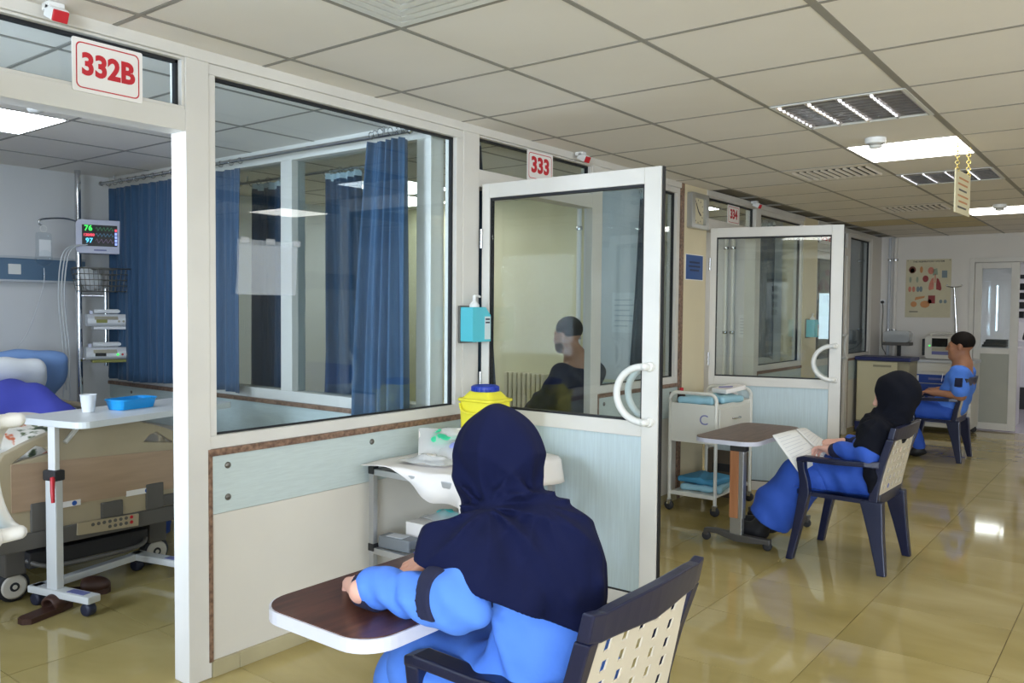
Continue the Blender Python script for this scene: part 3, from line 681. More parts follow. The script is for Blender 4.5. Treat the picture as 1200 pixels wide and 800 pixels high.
for k in range(8):
    for r in (0, 1):
        if r == 1 and k < 3: continue
        yy = -.05 + .028 * k; b = MB(); b.lathe((1.046, yy, .350 - .026 * r), [(.009, 0), (.008, .003)], 12, 'x'); b.build('button', 'red' if k == 7 else 'bed_grey', cp)
for yy in (-.17, .20):
    b = MB(); b.b2((1.021, yy - .07, .455), (1.028, yy + .07, .483)); st = b.build('label_strip', 'sign_white', fb); b = MB(); b.lathe((1.028, yy + .04, .469), [(.012, 0), (.012, .001)], 14, 'x'); b.build('blue_mark', 'blue_label', st)
b = MB(); b.b2((-1.0, -.44, .33), (.97, .44, .40)); b.build('deck_frame', 'bed_grey', bed, .01)
b = MB(); b.b2((-.9, -.30, .16), (.93, .30, .24)); b.build('base_frame', 'bed_dark', bed, .01)
for x in (-.5, .55):
    b = MB(); b.box((x, 0, .285), (.1, .4, .12)); b.build('lift_column', 'bed_dark', bed)
b = MB(); b.tube(smooth_path([(.9, -.3, .2), (.98, -.2, .17), (.98, .2, .17), (.9, .3, .2)], 5), .012, 8); b.build('foot_pedal_bar', 'bed_grey', bed)
b = MB(); b.b2((-1.0, -.43, .40), (.2, .43, .52)); b.b2((.2, -.43, .40), (.965, .43, .50)); b.build('mattress', 'pillow_blue', bed, .03, 3)
s = SDF(); s.box((.52, 0, .56), (.88, .88, .16), .06, k=.05).box((-.45, 0, .60), (1.0, .86, .22), .08, k=.1).fold((1, .4, 0), 26, .006, (0, 14, 0), 1.2).fold((.3, 1, .2), 38, .003, (9, 0, 0), 1); s.build('bed_sheet', 'sheet_white', bed, .014)
pm = plate(foot_poly(.93, .3, 1.02, .9), [], 'x', -1.04, -1.0); pm.build('headboard', 'bed_tan', bed, .006)
for sy in (-1, 1):
    for (x0, lbl) in ((-.62, 0), (.2, 1)):
        b = MB(); yy = sy * .475; z = .50 if x0 > 0 else .58
        b.tube([(x0, yy, z)] + [(x0 + .06, yy, z + .22)] + [(x0 + .55, yy, z + .22)] + [(x0 + .62, yy, z)], .02, 10); b.b2((x0 + .05, yy - .012, z), (x0 + .57, yy + .012, z + .05))
        b.build('side_rail', 'bed_tan', bed)
for (x, y) in ((.83, -.34), (.80, .40), (-.83, -.38), (-.83, .38)):
    b = MB(); b.b2((x - .06, y - .05, .13), (x + .05, y + .05, .27)); b.build('wheel_housing', 'bed_grey', bed, .01)
    b = MB(); b.lathe((x, y, .075), [(.03, -.028), (.068, -.028), (.075, -.02), (.075, .02), (.068, .028), (.03, .028)], 28, 'x'); w = b.build('wheel', 'tyre', bed)
    b = MB(); b.lathe((x, y, .075), [(.058, .024), (.058, .034), (.05, .036)], 24, 'x'); b.build('hub_cap', 'wheel_white', w)
    b = MB(); b.lathe((x, y, .075), [(.022, .034), (.022, .038)], 16, 'x'); b.build('hub_ring', 'tyre', w); b = MB(); b.lathe((x, y, .075), [(.011, .036), (.011, .041)], 12, 'x'); b.build('hub_bolt', 'wheel_white', w)
    b = MB(); b.b2((x - .10, y - .03, .06), (x - .03, y + .03, .15)); b.build('castor_fork', 'wheel_white', bed, .008)
def soft(name, label, cat, prims, m, vox, loc, folds=(), group=None):
    s = SDF()
    for q in prims: getattr(s, q[0])(*q[1:-1], **q[-1])
    for f in folds: s.fold(*f)
    o = link(name, s.mesh(name, m, vox), None, loc); return tag(o, label, cat, group)
tilt = np.array(rot('Y', -.9))
soft('pillow', 'light blue pillow propped against the head of the hospital bed', 'pillow', [('ell', (0, 0, .16), (.22, .33, .085), tilt, {}), ('box', (0, 0, .16), (.38, .60, .09), .045, tilt, {'k': .06})], 'pillow_blue', .012, (-5.83, 2.29, .80), [((0, 1, .4), 30, .004, (12, 0, 0), 1)])
soft('white_pillow', 'white pillow leaning on the light blue pillow', 'pillow', [('ell', (0, 0, .14), (.20, .26, .08), tilt, {}), ('box', (0, 0, .14), (.34, .46, .09), .045, tilt, {'k': .06})], 'sheet_white', .012, (-5.62, 2.13, .80), [((0, 1, .4), 34, .005, (12, 0, 0), 1)])
soft('folded_blanket', 'blue violet cloth heaped below the white pillow on the bed', 'blanket', [('ell', (0, 0, .13), (.28, .30, .16), {'k': .05}), ('ell', (.18, .14, .08), (.22, .20, .10), {'k': .06}), ('ell', (.1, -.25, .12), (.25, .25, .14), {'k': .06})], 'violet_cloth', .012, (-5.33, 2.03, .70), [((.6, 1, .3), 32, .008, (12, 5, 0), 1.4)])
soft('printed_blanket', 'white blanket printed with orange flowers at the foot of the bed', 'blanket', [('box', (0, 0, .06), (.62, .7, .11), .05, {'k': .03}), ('ell', (-.05, .0, .10), (.28, .32, .09), {'k': .06}), ('ell', (.2, -.1, .07), (.2, .25, .08), {'k': .06})], 'flower_blanket', .012, (-4.80, 1.93, .645), [((1, .4, .3), 30, .008, (4, 12, 0), 1.4)])
# head wall service panel
t = thing('bed_head_panel', 'long steel-blue service panel on the wall above the bed head', 'panel', (XB, .9, 1.6)); mat('service_blue', (96, 122, 148), .4); mat('service_edge', (190, 194, 200), .35)
b = MB(); b.b2((0, -1.2, 0), (.05, 2.02, .15)); b.build('body', 'service_blue', t, .004)
for z in (-.012, .15): b = MB(); b.b2((0, -1.2, z), (.06, 2.02, z + .016)); b.build('trim_rail', 'service_edge', t, .003)
for y in (.9, 1.25, 1.5): b = MB(); b.b2((.05, y, .04), (.058, y + .08, .11)); b.build('socket', 'white_plastic', t, .003)
# monitor pole with shelf devices
t = thing('monitor_pole', 'floor to ceiling steel equipment pole beside the blue curtain', 'pole', (-6.02, 2.80, 0))
b = MB(); b.cyl((0, 0, 0), (0, 0, H - .01), .021, 18); b.build('tube', 'chrome', t); b = MB(); b.lathe((0, 0, 0), [(.07, 0), (.06, .02), (.025, .03)], 20); b.build('foot_plate', 'steel', t)
b = MB(); b.tube(smooth_path([(0, 0, 2.02), (.05, -.12, 2.03), (.07, -.27, 2.01), (.07, -.29, 1.98), (.07, -.27, 1.965)], 4), .006, 8); b.build('drip_hook', 'steel', t)
b = MB(); b.cyl((.10, .14, 1.0), (.10, .14, 1.55), .012, 10); b.cyl((0, 0, 1.5), (.10, .14, 1.5), .01, 8); b.cyl((0, 0, 1.05), (.10, .14, 1.05), .01, 8); b.build('side_rail', 'chrome', t)
mat('lilac_case', (206, 208, 228), .4); mat('lilac_dark', (112, 116, 168), .45); mat('screen_black', (14, 16, 24), .2)
emit('led_green', (60, 230, 90), 1.2); emit('led_red', (226, 70, 90), 1.0); emit('led_cyan', (90, 200, 240), 1.1); emit('led_blue', (150, 170, 250), .9); emit('led_dim_green', (60, 130, 90), .6); emit('led_dim_blue', (70, 120, 150), .6); emit('led_dim_violet', (120, 100, 130), .5)
mon = thing('patient_monitor', 'patient monitor showing 76 and coloured traces on the equipment pole', 'monitor', (-5.94, 2.915, 1.80), -.40)
def panel_frame(z=0): pass
# screen faces local +x, y to the right, z up
b = MB(); b.prism(rpoly(.30, .235, .03, 5, 0, .1175), 'x', -.09, -.02); b.build('rear_case', 'lilac_dark', mon, .006)
b = MB(); b.prism(rpoly(.305, .235, .03, 5, 0, .1175), 'x', -.02, .02); b.build('bezel', 'lilac_case', mon, .008)
b = MB(); b.b2((.02, -.115, .05), (.022, .11, .20)); sc = b.build('screen', 'screen_black', mon)
def rt(x): return Matrix.Translation(x)
lettering('76', .052, 'led_green', sc, V(.0225, -.075, .175), RX, bold=.001, name='pulse_reading'); lettering('120/80', .026, 'led_red', sc, V(.0225, -.072, .128), RX, bold=.001, name='pressure_reading'); lettering('97', .046, 'led_cyan', sc, V(.0225, -.07, .088), RX, bold=.001, name='oxygen_reading')
for (m, z, am, fr) in (('led_dim_green', .172, .016, 5), ('led_dim_blue', .13, .015, 5), ('led_dim_violet', .088, .018, 4)):
    b = MB(); b.tube([(.0228, -.03 + .118 * i / 60, z + am * math.sin(fr * 2 * PI * i / 60) * (abs(math.sin(fr * PI * i / 60))) ) for i in range(61)], .0011, 4); b.build('trace', m, sc)
for k in range(5): b = MB(); b.b2((.022, .094, .06 + .024 * k), (.0235, .108, .078 + .024 * k)); b.build('soft_key', 'led_red' if k == 4 else 'led_blue', sc)
b = MB(); b.b2((.02, -.04, .018), (.0215, .04, .028)); b.build('name_strip', 'lilac_dark', mon)
t = thing('wire_basket', 'grey wire mesh basket with white packs hung under the monitor', 'basket', (-5.90, 2.90, 1.53), -.35)
mat('wire', (120, 118, 112), .4, .6)
W_, D_, H_ = .36, .2, .16
for k in range(5):
    z = H_ * k / 4; f = .85 + .15 * k / 4; b = MB(); b.tube([(-D_ / 2 * f, -W_ / 2 * f, z), (D_ / 2 * f, -W_ / 2 * f, z), (D_ / 2 * f, W_ / 2 * f, z), (-D_ / 2 * f, W_ / 2 * f, z)], .003 if k < 4 else .005, 6, closed=True); b.build('hoop', 'wire', t)
b = MB()
for k in range(13):
    y = -W_ / 2 + W_ * k / 12
    for sx in (-1, 1): b.tube([(sx * D_ / 2 * .85, y * .85, 0), (sx * D_ / 2, y, H_)], .002, 5)
    b.tube([(-D_ / 2 * .85, y * .85, 0), (D_ / 2 * .85, y * .85, 0)], .002, 5)
b.build('wire_mesh', 'wire', t)
soft('gauze_pack', 'crumpled white gauze pack inside the wire basket', 'pack', [('ell', (0, 0, .07), (.06, .07, .07), {}), ('ell', (.02, -.05, .10), (.04, .05, .06), {'k': .03})], 'sheet_white', .008, (-5.92, 2.85, 1.54), [((1, .6, .8), 60, .006, (30, 0, 20), 1.5)])
mat('pump_white', (222, 224, 228), .4); mat('pump_keys', (176, 170, 150), .5); mat('olive', (140, 140, 70), .5)
def pump(z, label, lcd, yoff):
    t = thing('syringe_pump', label, 'pump', (-5.90, 2.95 + yoff, z), -.35, 'syringe pumps on the pole')
    b = MB(); b.prism([(-.09, 0), (.07, 0), (.09, .02), (.09, .055), (.05, .085), (-.09, .085)], 'y', -.17, .17); c = b.build('case', 'pump_white', t, .008)
    b = MB(); b.box((.083, -.05, .058), (.004, .15, .030), rot('Y', -.85)); b.build('keypad', 'pump_keys', t); b = MB(); b.box((.0925, -.08, .036), (.003, .07, .022)); b.build('display', 'screen_black' if lcd else 'olive', t)
    b = MB(); b.cyl((.0, -.12, .105), (.0, .08, .105), .016, 14); sy = b.build('syringe', 'sheet_white', t); b = MB(); b.cyl((0, .08, .105), (0, .15, .105), .005, 8); b.cyl((0, .145, .105), (0, .15, .105), .016, 12); b.build('plunger', 'pump_white', sy)
    b = MB(); b.box((0, .13, .10), (.05, .02, .05)); b.build('driver_head', 'pump_white', t, .004); b = MB(); b.box((0, -.14, .095), (.06, .02, .03)); b.build('clamp', 'lilac_case', t, .004)
    b = MB(); b.box((.0, 0, -.012), (.14, .26, .02)); b.build('base_tray', 'olive' if lcd else 'pump_white', t, .003)
    for k in range(3): b = MB(); b.lathe((.092, .03 + .03 * k, .035), [(.008, 0), (.007, .004)], 10, 'x'); b.build('key', ['led_green', 'red', 'pump_keys'][k] if lcd else 'pump_keys', t)
pump(1.285, 'upper white syringe pump with pale keypad on the equipment pole', False, .03); pump(1.05, 'lower white syringe pump with dark display and olive tray', True, .02)
glass('clear_bag', (.93, .95, .96), 1.35)
t = thing('drip_bag', 'clear drip bag with paper label hanging from the pole hook', 'drip bag', (-5.93, 2.53, 1.70))
s = SDF(); s.box((0, 0, .12), (.035, .10, .20), .016, k=.02).ell((0, 0, .04), (.02, .045, .05), k=.03); s.build('bag', 'clear_bag', t, .006)
b = MB(); b.b2((.0185, -.038, .06), (.0195, .038, .17)); b.build('paper_label', 'sheet_white', t); b = MB(); b.tube(arc((0, 0, .245), .022, 0, 2 * PI, 12, (0, 1, 0), (0, 0, 1))[:-1], .003, 6, closed=True); b.build('hanger_loop', 'white_plastic', t)
b = MB(); b.cyl((0, 0, -.10), (0, 0, -.02), .011, 12); b.build('drip_chamber', 'clear_bag', t); mat('tubing', (206, 208, 212), .3)
b = MB(); b.tube(smooth_path([(0, 0, -.02), (0, 0, -.10), (.0, -.02, -.2), (.03, -.12, -.45), (.06, -.25, -.62), (.1, -.36, -.78)], 6), .003, 6); b.build('drip_line', 'tubing', t)
for k, (dy, dx) in enumerate(((-.02, .03), (-.045, .04), (-.01, .05))):
    b = MB(); b.tube(smooth_path([(-6.0 + dx, 2.83, 1.86), (-6.0 + dx, 2.72 + dy, 1.80), (-6.0 + dx, 2.68 + dy, 1.5), (-5.98 + dx, 2.70 + dy, 1.1), (-5.9 + dx, 2.66 + dy, .85 - .05 * k)], 6), .005, 6)
    tag(b.build('monitor_lead', 'tubing'), 'thin grey monitor lead hanging from the patient monitor to the bed', 'cable', 'monitor leads')
# over-bed table in the ward, with cup and tray
mat('table_grey', (212, 214, 212), .35); mat('castor_navy', (34, 38, 58), .5); mat('red_lever', (190, 30, 40), .4)
t = thing('overbed_table', 'pale grey overbed table on a C base in front of the bed footboard', 'table', (-4.05, 1.76, 0), .24)
b = MB(); b.prism(rpoly(.46, .98, .06, 6, .02, .44), 'z', .872, .902); tp = b.build('table_top', 'table_grey', t, .006)
b = MB(); b.b2((-.035, -.02, .09), (.035, .02, .62)); b.build('outer_column', 'table_grey', t, .006); b = MB(); b.b2((-.024, -.013, .60), (.024, .013, .872)); b.build('inner_column', 'white_metal', t, .004)
b = MB(); b.box((0, 0, .635), (.085, .055, .05)); cl = b.build('clamp_block', 'bed_dark', t, .008); b = MB(); b.tube([(.03, -.03, .63), (.055, -.05, .575), (.06, -.052, .52)], [.011, .010, .008], 8); b.build('red_lever', 'red_lever', cl)
b = MB(); b.tube([(.0, .06, .78), (.0, .16, .872)], .012, 8); b.build('stay', 'white_metal', t)
b = MB(); b.b2((-.14, -.03, .065), (-.09, .62, .10)); b.build('base_bar', 'table_grey', t, .006)
for y in (0, .58):
    b = MB(); b.b2((-.15, y - .035, .065), (.26, y + .035, .10)); f = b.build('base_foot', 'table_grey', t, .008)
    b = MB(); b.b2((.10, y - .02, .10), (.21, y + .02, .102)); b.build('blue_sticker', 'lilac_dark', f)
    for x in (.22, -.12):
        b = MB(); b.lathe((x, y, .032), [(.012, -.022), (.027, -.022), (.032, -.012), (.032, .012), (.027, .022), (.012, .022)], 18, 'y'); b.build('castor', 'castor_navy', t); b = MB(); b.b2((x - .02, y - .012, .05), (x + .02, y + .012, .07)); b.build('castor_fork', 'castor_navy', t)
t = thing('paper_cup', 'small white paper cup on the pale overbed table', 'cup', (-4.17, 1.98, .9025)); b = MB(); b.lathe((0, 0, 0), [(.028, 0), (.038, .085), (.040, .087), (.036, .085), (.027, .004)], 20); b.build('cup_wall', 'sheet_white', t)
mat('tray_blue', (28, 150, 220), .35)
t = thing('instrument_tray', 'bright blue plastic tray beside the paper cup', 'tray', (-4.17, 2.20, .9025), .24)
b = MB()
def tray(u, v):
    a = rpoly(.13 - .03 * v, .24 - .03 * v, .03, 4)
ro, ri = rpoly(.13, .24, .03, 4), rpoly(.105, .215, .025, 4); n = len(ro)
b.add([(x, y, .05) for x, y in ro] + [(x, y, 0) for x, y in ri] + [(x * .96, y * .98, .05) for x, y in ro] + [(x * .96, y * .98, .004) for x, y in ri], [(k, (k + 1) % n, n + (k + 1) % n, n + k) for k in range(n)] + [(2 * n + k, 2 * n + (k + 1) % n, 3 * n + (k + 1) % n, 3 * n + k) for k in range(n)] + [(k, (k + 1) % n, 2 * n + (k + 1) % n, 2 * n + k) for k in range(n)] + [tuple(range(n, 2 * n)), tuple(range(3 * n, 4 * n))]); b.build('shell', 'tray_blue', t)
b = MB(); b.tube([(x * 1.01, y * 1.005, .05) for x, y in ro], .004, 6, closed=True); b.build('rim', 'tray_blue', t)
# slippers and blue bucket under the bed
mat('leather_brown', (70, 44, 34), .5)
def slipper(loc, rz, label):
    t = thing('slipper', label, 'slipper', loc, rz, 'brown slippers by the bed')
    b = MB(); pts = [(-.13, .035), (-.10, .045), (0, .04), (.09, .052), (.13, .03), (.135, 0), (.12, -.035), (.05, -.045), (-.05, -.038), (-.12, -.035), (-.14, 0)]; b.prism(pts, 'z', 0, .026); b.build('sole', 'leather_brown', t, .006)
    s = SDF(); s.ell((.05, 0, .04), (.085, .052, .045), k=.02).ell((-.04, 0, .035), (.09, .032, .03), k=.03, sub=True).cut((0, 0, .022), (0, 0, -1)); s.build('upper', 'leather_brown', t, .006)
slipper((-4.0, 1.70, 0), PI * .62, 'brown leather slipper lying beside the overbed table castor'); slipper((-4.16, 1.93, 0), PI * .30, 'brown leather slipper half under the overbed table bar')
mat('bucket_blue', (44, 84, 176), .4)
t = thing('waste_bin', 'blue plastic waste bin standing behind the bed wheel', 'bin', (-4.98, 2.74, 0)); b = MB(); b.lathe((0, 0, 0), [(.12, 0), (.15, .32), (.158, .325), (.148, .32), (.115, .01)], 26); b.build('tub', 'bucket_blue', t); b = MB(); b.tube(arc((0, 0, .325), .155, 0, 2 * PI, 26, (1, 0, 0), (0, 1, 0))[:-1], .006, 6, closed=True); b.build('rim', 'bucket_blue', t)
# plastic sleeve on the corridor window
soft_plastic('cloudy_film', (204, 212, 220), .30); soft_plastic('tape_film', (214, 218, 222), .25)
t = thing('plastic_sleeve', 'empty cloudy plastic document sleeve taped to the corridor window', 'sleeve', (XW - .026, 2.07, 1.48))
b = MB(); b.grid(lambda u, v: (.003 + .003 * math.sin(9 * u + 5 * v), -.145 + .29 * u + .012 * v, .002 + .218 * v), 14, 10); b.build('film', 'cloudy_film', t); b = MB(); b.grid(lambda u, v: (.007 + .003 * math.sin(7 * u + 3 * v), -.14 + .28 * u + .012 * v, .0 + .200 * v), 12, 8); b.build('pocket', 'cloudy_film', t)
for y in (-.12, .0, .13): b = MB(); b.b2((.001, y, .205), (.012, y + .035, .228)); b.build('tape', 'tape_film', t)
# ------------------------------------------------------------------ furniture and equipment of the corridor
mat('navy_plastic', (25, 30, 58), .3, var=.03, scale=4); mat('beige_plastic', (206, 196, 176), .5)
mat('walnut', (92, 56, 44), .32, scale=7, rgb2=(66, 38, 30), stretch=(9, 1, 1)); mat('walnut_dull', (116, 92, 80), .4, scale=7, rgb2=(94, 72, 62), stretch=(9, 1, 1)); mat('edge_white', (206, 208, 222), .35)
mat('wood_orange', (176, 122, 84), .4, scale=5, rgb2=(156, 104, 70), stretch=(6, 6, .6)); mat('base_grey', (84, 82, 80), .4, .3); mat('rubber', (46, 46, 48), .7)
def loft(secs, mi=0, mb=None):
    """secs: list of 4-corner rings"""
    mb = mb or MB(); vs = [p for s in secs for p in s]; n = len(secs[0]); fs = []
    for i in range(len(secs) - 1):
        for j in range(n): fs.append((i * n + j, i * n + (j + 1) % n, (i + 1) * n + (j + 1) % n, (i + 1) * n + j))
    fs += [tuple(range(n))[::-1], tuple(range((len(secs) - 1) * n, len(secs) * n))]
    return mb.add(vs, fs, mi)
def leg_loft(path): return loft([[(x - a / 2, y - b / 2, z), (x + a / 2, y - b / 2, z), (x + a / 2, y + b / 2, z), (x - a / 2, y + b / 2, z)] for (x, y, z, a, b) in path])
def arm_loft(path): return loft([[(x, y - b / 2, z - h / 2), (x, y + b / 2, z - h / 2), (x, y + b / 2, z + h / 2), (x, y - b / 2, z + h / 2)] for (x, y, z, b, h) in path])
_chair = {}
def plastic_chair(loc, rz, label):
    t = thing('plastic_armchair', label, 'chair', loc, rz, 'navy plastic armchairs')
    if not _chair:
        s = MB(); s.prism(rpoly(.46, .47, .06, 5, -.02, 0), 'z', .375, .40); s.grid(lambda u, v: (-.25 + .46 * u, -.235 + .47 * v, .402 + .02 * (2 * v - 1) ** 2 - .006 * math.sin(PI * u)), 8, 8)
        _chair['seat'] = [(s.mesh('seat', 'navy_plastic'), 'navy_plastic')]
        lg = []
        for sy in (-1, 1):
            y = sy * .248
            lg.append(leg_loft([(-.255, sy * .26, 0, .04, .045), (-.225, y, .15, .046, .05), (-.195, y, .30, .055, .052), (-.178, y, .40, .06, .052), (-.180, y, .46, .05, .05), (-.197, y, .53, .042, .05), (-.202, y, .575, .045, .05)]).mesh('leg', 'navy_plastic', .006))
            lg.append(leg_loft([(.25, sy * .25, 0, .045, .045), (.215, sy * .235, .2, .075, .055), (.18, sy * .22, .395, .12, .06)]).mesh('leg', 'navy_plastic', .006))
        _chair['leg'] = [(m, 0) for m in lg]
        _chair['armrest'] = [(arm_loft([(-.225, sy * .250, .582, .05, .026), (-.185, sy * .252, .593, .06, .03), (0, sy * .256, .592, .058, .028), (.15, sy * .25, .598, .05, .03), (.225, sy * .235, .60, .04, .04)]).mesh('armrest', 'navy_plastic', .006), 0) for sy in (-1, 1)]
        bf = []
        for sy in (-1, 1): bf.append(leg_loft([(.185, sy * .222, .37, .05, .04), (.205, sy * .228, .50, .042, .036), (.235, sy * .234, .62, .04, .036), (.275, sy * .24, .745, .04, .04)]).mesh('back_stile', 'navy_plastic', .005))
        _chair['back_stile'] = [(m, 0) for m in bf]
        top = arm_loft([(0, 0, 0, 1, 1)]) if False else None
        secs = []
        for i in range(13):
            y = -.262 + .524 * i / 12; e = abs(2 * i / 12 - 1); x = .280 + .018 * (1 - e * e) ; z = .800 + .014 * (1 - e ** 4) + (.012 if e > .95 else 0); h = .085 - .02 * e
            secs.append([(x - .02, y, z - h), (x + .012, y, z - h), (x + .026, y, z), (x - .004, y, z)])
        _chair['top_rail'] = [(loft(secs).mesh('top_rail', 'navy_plastic', .005), 0)]
        _chair['lower_rail'] = [(loft([[(.18 + .012 * (1 - (2 * i / 8 - 1) ** 2), -.21 + .42 * i / 8, .37), (.215, -.21 + .42 * i / 8, .37), (.220, -.21 + .42 * i / 8, .43), (.19, -.21 + .42 * i / 8, .43)] for i in range(9)]).mesh('lower_rail', 'navy_plastic', .004), 0)]
        holes = []
        for r in range(6):
            for c in range(5):
                y = -.156 + .078 * c + (.0 if r % 2 else .0); z = .042 + .05 * r
                holes.append([(y - .016, z - .014), (y + .010, z - .014), (y + .016, z + .014), (y - .010, z + .014)])
        _chair['back_panel'] = [(plate(rpoly(.44, .335, .015, 3, 0, .165), holes, 'x', -.0022, .0022).mesh('back_panel', 'beige_plastic'), 'p')]
    for nm, lst in _chair.items():
        for me, k in lst:
            o = link(nm, me, t)
            if k == 'p': o.location = (.214, 0, .425); o.rotation_euler = (0, .205, 0); o['label'] = 'beige lattice back panel'
    return t
CH1, CH2, CH3 = (-1.165, 1.68), (-1.355, 5.03), (-1.665, 9.10)
plastic_chair((*CH1, 0), 0, 'navy plastic armchair under the nurse writing at the brown table')
plastic_chair((*CH2, 0), -.03, 'navy plastic armchair under the nurse reading papers')
plastic_chair((*CH3, 0), -.02, 'navy plastic armchair under the man in blue scrubs')

def castor(parent, x, y, r=.03, m='rubber', axis='y', fork='base_grey'):
    b = MB(); b.lathe((x, y, r), [(r * .4, -.013), (r * .85, -.013), (r, -.006), (r, .006), (r * .85, .013), (r * .4, .013)], 18, axis); c = b.build('castor', m, parent)
    b = MB(); b.box((x, y, r * 1.75), (.03, .034, r * 1.1)); b.build('castor_fork', fork, parent, .004); return c
# brown overbed table of the writing nurse
t = thing('overbed_table', 'walnut-topped overbed table with white edging under the writing nurse\'s hands', 'table', (-1.42, 1.54, 0))
b = MB(); b.prism(rpoly(.385, .80, .085, 8), 'z', .712, .742); tp = b.build('edge_band', 'edge_white', t, .008, 3)
b = MB(); b.prism(rpoly(.375, .79, .082, 8), 'z', .741, .7445); b.build('walnut_top', 'walnut', tp)
b = MB(); b.b2((-.03, .30, .09), (.03, .35, .712)); b.build('column', 'aluminium', t, .006)
b = MB(); b.b2((-.30, .30, .06), (.20, .35, .095)); b.build('base_bar', 'base_grey', t, .008)
for x in (-.28, .18): castor(t, x, .325)
for x in (-.28, .18):
    b = MB(); b.b2((x - .02, -.15, .06), (x + .02, .32, .09)); b.build('base_leg', 'base_grey', t, .006); castor(t, x, -.13)
# dull brown overbed table of the reading nurse
t = thing('overbed_table', 'dull brown overbed table with orange wood column before the reading nurse', 'table', (-1.975, 4.84, 0))
tb2 = t
b = MB(); b.prism(rpoly(.40, .86, .10, 8, -.035, .28), 'z', .634, .660); tp = b.build('edge_band', 'edge_white', t, .008, 3); b = MB(); b.prism(rpoly(.396, .856, .098, 8, -.035, .28), 'z', .654, .6635); b.build('brown_top', 'walnut_dull', tp)
b = MB(); b.b2((-.035, -.03, .58), (.065, .03, .634)); b.build('lift_lever_box', 'rubber', t, .008)
b = MB(); b.b2((-.035, -.024, .17), (.022, .024, .585)); b.build('wood_column', 'wood_orange', t, .004); b = MB(); b.b2((.022, -.024, .17), (.052, .024, .585)); b.build('metal_column', 'aluminium', t, .003)
b = MB(); b.b2((-.03, -.021, .05), (.045, .021, .19)); b.build('inner_column', 'aluminium', t, .003)
b = arm_loft([(-.20, 0, .065, .04, .025), (-.12, 0, .07, .045, .03), (0, 0, .05, .055, .045), (.1, 0, .05, .05, .04), (.22, 0, .055, .04, .03)]); b.build('base_bar', 'base_grey', t, .006)
b = MB(); b.b2((-.02, .02, .045), (.03, .72, .075)); b.build('base_spine', 'base_grey', t, .006); b = MB(); b.b2((-.2, .69, .05), (.22, .73, .08)); b.build('base_bar', 'base_grey', t, .006)
for (x, y) in ((-.19, 0), (.20, 0), (-.18, .71), (.2, .71)): castor(t, x, y, .028)

# ------------------------------------------------------------------ aluminium cart with medical supplies by the window wall
mat('joint_black', (30, 31, 34), .5); mat('shelf_white', (222, 222, 216), .45); mat('white_cloth', (228, 224, 220), .85, bump=.25, bscale=10)
cart = thing('supply_cart', 'aluminium frame cart with white shelves behind the writing nurse', 'cart', (-2.47, 2.90, 0))
cx0, cx1, cy0, cy1 = -.30, .24, -.31, .33
for x in (cx0, cx1):
    for y in (cy0, cy1):
        b = MB(); b.box((x, y, .38), (.028, .028, .62)); b.build('upright', 'aluminium', cart, .003); castor(cart, x, y, .032, fork='joint_black')
        for z in (.697, .345): b = MB(); b.box((x, y, z), (.034, .034, .034)); b.build('corner_joint', 'joint_black', cart, .003)
for z in (.69, .33, .10):
    for (a, c) in (((cx0, cy0 - .012), (cx1, cy0 + .012)), ((cx0, cy1 - .012), (cx1, cy1 + .012)), ((cx0 - .012, cy0), (cx0 + .012, cy1)), ((cx1 - .012, cy0), (cx1 + .012, cy1))):
        b = MB(); b.b2((*a, z - .014), (*c, z + .014)); b.build('rail', 'aluminium', cart, .003)
    b = MB(); b.b2((cx0 + .01, cy0 + .01, z - .006), (cx1 - .01, cy1 - .01, z + .006)); b.build('shelf', 'shelf_white', cart)
# draped white cloth over the cart top
t = thing('drape_cloth', 'crumpled white cloth draped over the supply cart top', 'cloth', (-2.47, 2.90, .722))
def drape(u, v):
    x = -.33 + .66 * u; y = -.36 + .74 * v; z = .004 + .006 * math.sin(17 * x + 5 * y) * math.sin(13 * y) + .004
    if y < cy0 - .012 and x > -.16: e = (cy0 - .012 - y); z -= e * 3.2 * min(1, (x + .16) * 4); y = cy0 - .016 - .012 * math.sin(30 * x) - e * .3
    if x > cx1 + .014: e = x - cx1 - .014; z -= e * 1.5; x = cx1 + .02 + e * .3 + .01 * math.sin(25 * y)
    return (x, y, z)
b = MB(); b.grid(drape, 40, 40); o = b.build('sheet', 'white_cloth', t); o.modifiers.new('thickness', 'SOLIDIFY').thickness = .003
glass('pouch_film', (.92, .95, .95), 1.4); mat('mask_green', (60, 200, 150), .3); mat('mask_violet', (150, 160, 220), .3); mat('amber', (232, 190, 40), .4); mat('cyan_pack', (60, 190, 190), .4); soft_plastic('pouch_white', (226, 232, 234), .45)
def pouch(loc, rz, size, label, content, group='sealed mask pouches', tilt=0):
    t = thing('mask_pouch', label, 'pouch', loc, rz, group); w, d = size; t.rotation_euler = (tilt, 0, rz)
    R = rot('Y', -.0)
    b = MB(); b.grid(lambda u, v: (-w / 2 + w * u, -d / 2 + d * v, .006 + .030 * math.sin(PI * u) * math.sin(PI * v) + .005 * math.sin(14 * u + 6 * v)), 14, 14); b.build('clear_film', 'pouch_white', t)
    b = MB(); b.grid(lambda u, v: (-w / 2 + w * u, -d / 2 + d * v, .003 + .003 * math.sin(9 * u)), 8, 8); b.build('paper_back', 'white_cloth', t)
    s = SDF(); s.ell((-.02, .0, .022), (.045, .035, .016), k=.01).cap((.02, 0, .02), (.07, .02, .02), .012, .008, k=.01).cap((-.05, .03, .02), (-.02, .06, .02), .008, k=.01); s.build('mask', content, t, .006)
pouch((-2.62, 2.90, .80), .75, (.24, .17), 'clear pouch with a mint green oxygen mask on the cart', 'mask_green', tilt=.7)
pouch((-2.50, 2.90, .775), .5, (.22, .18), 'clear pouch with a pale violet mask on the cart', 'mask_violet', tilt=.4)
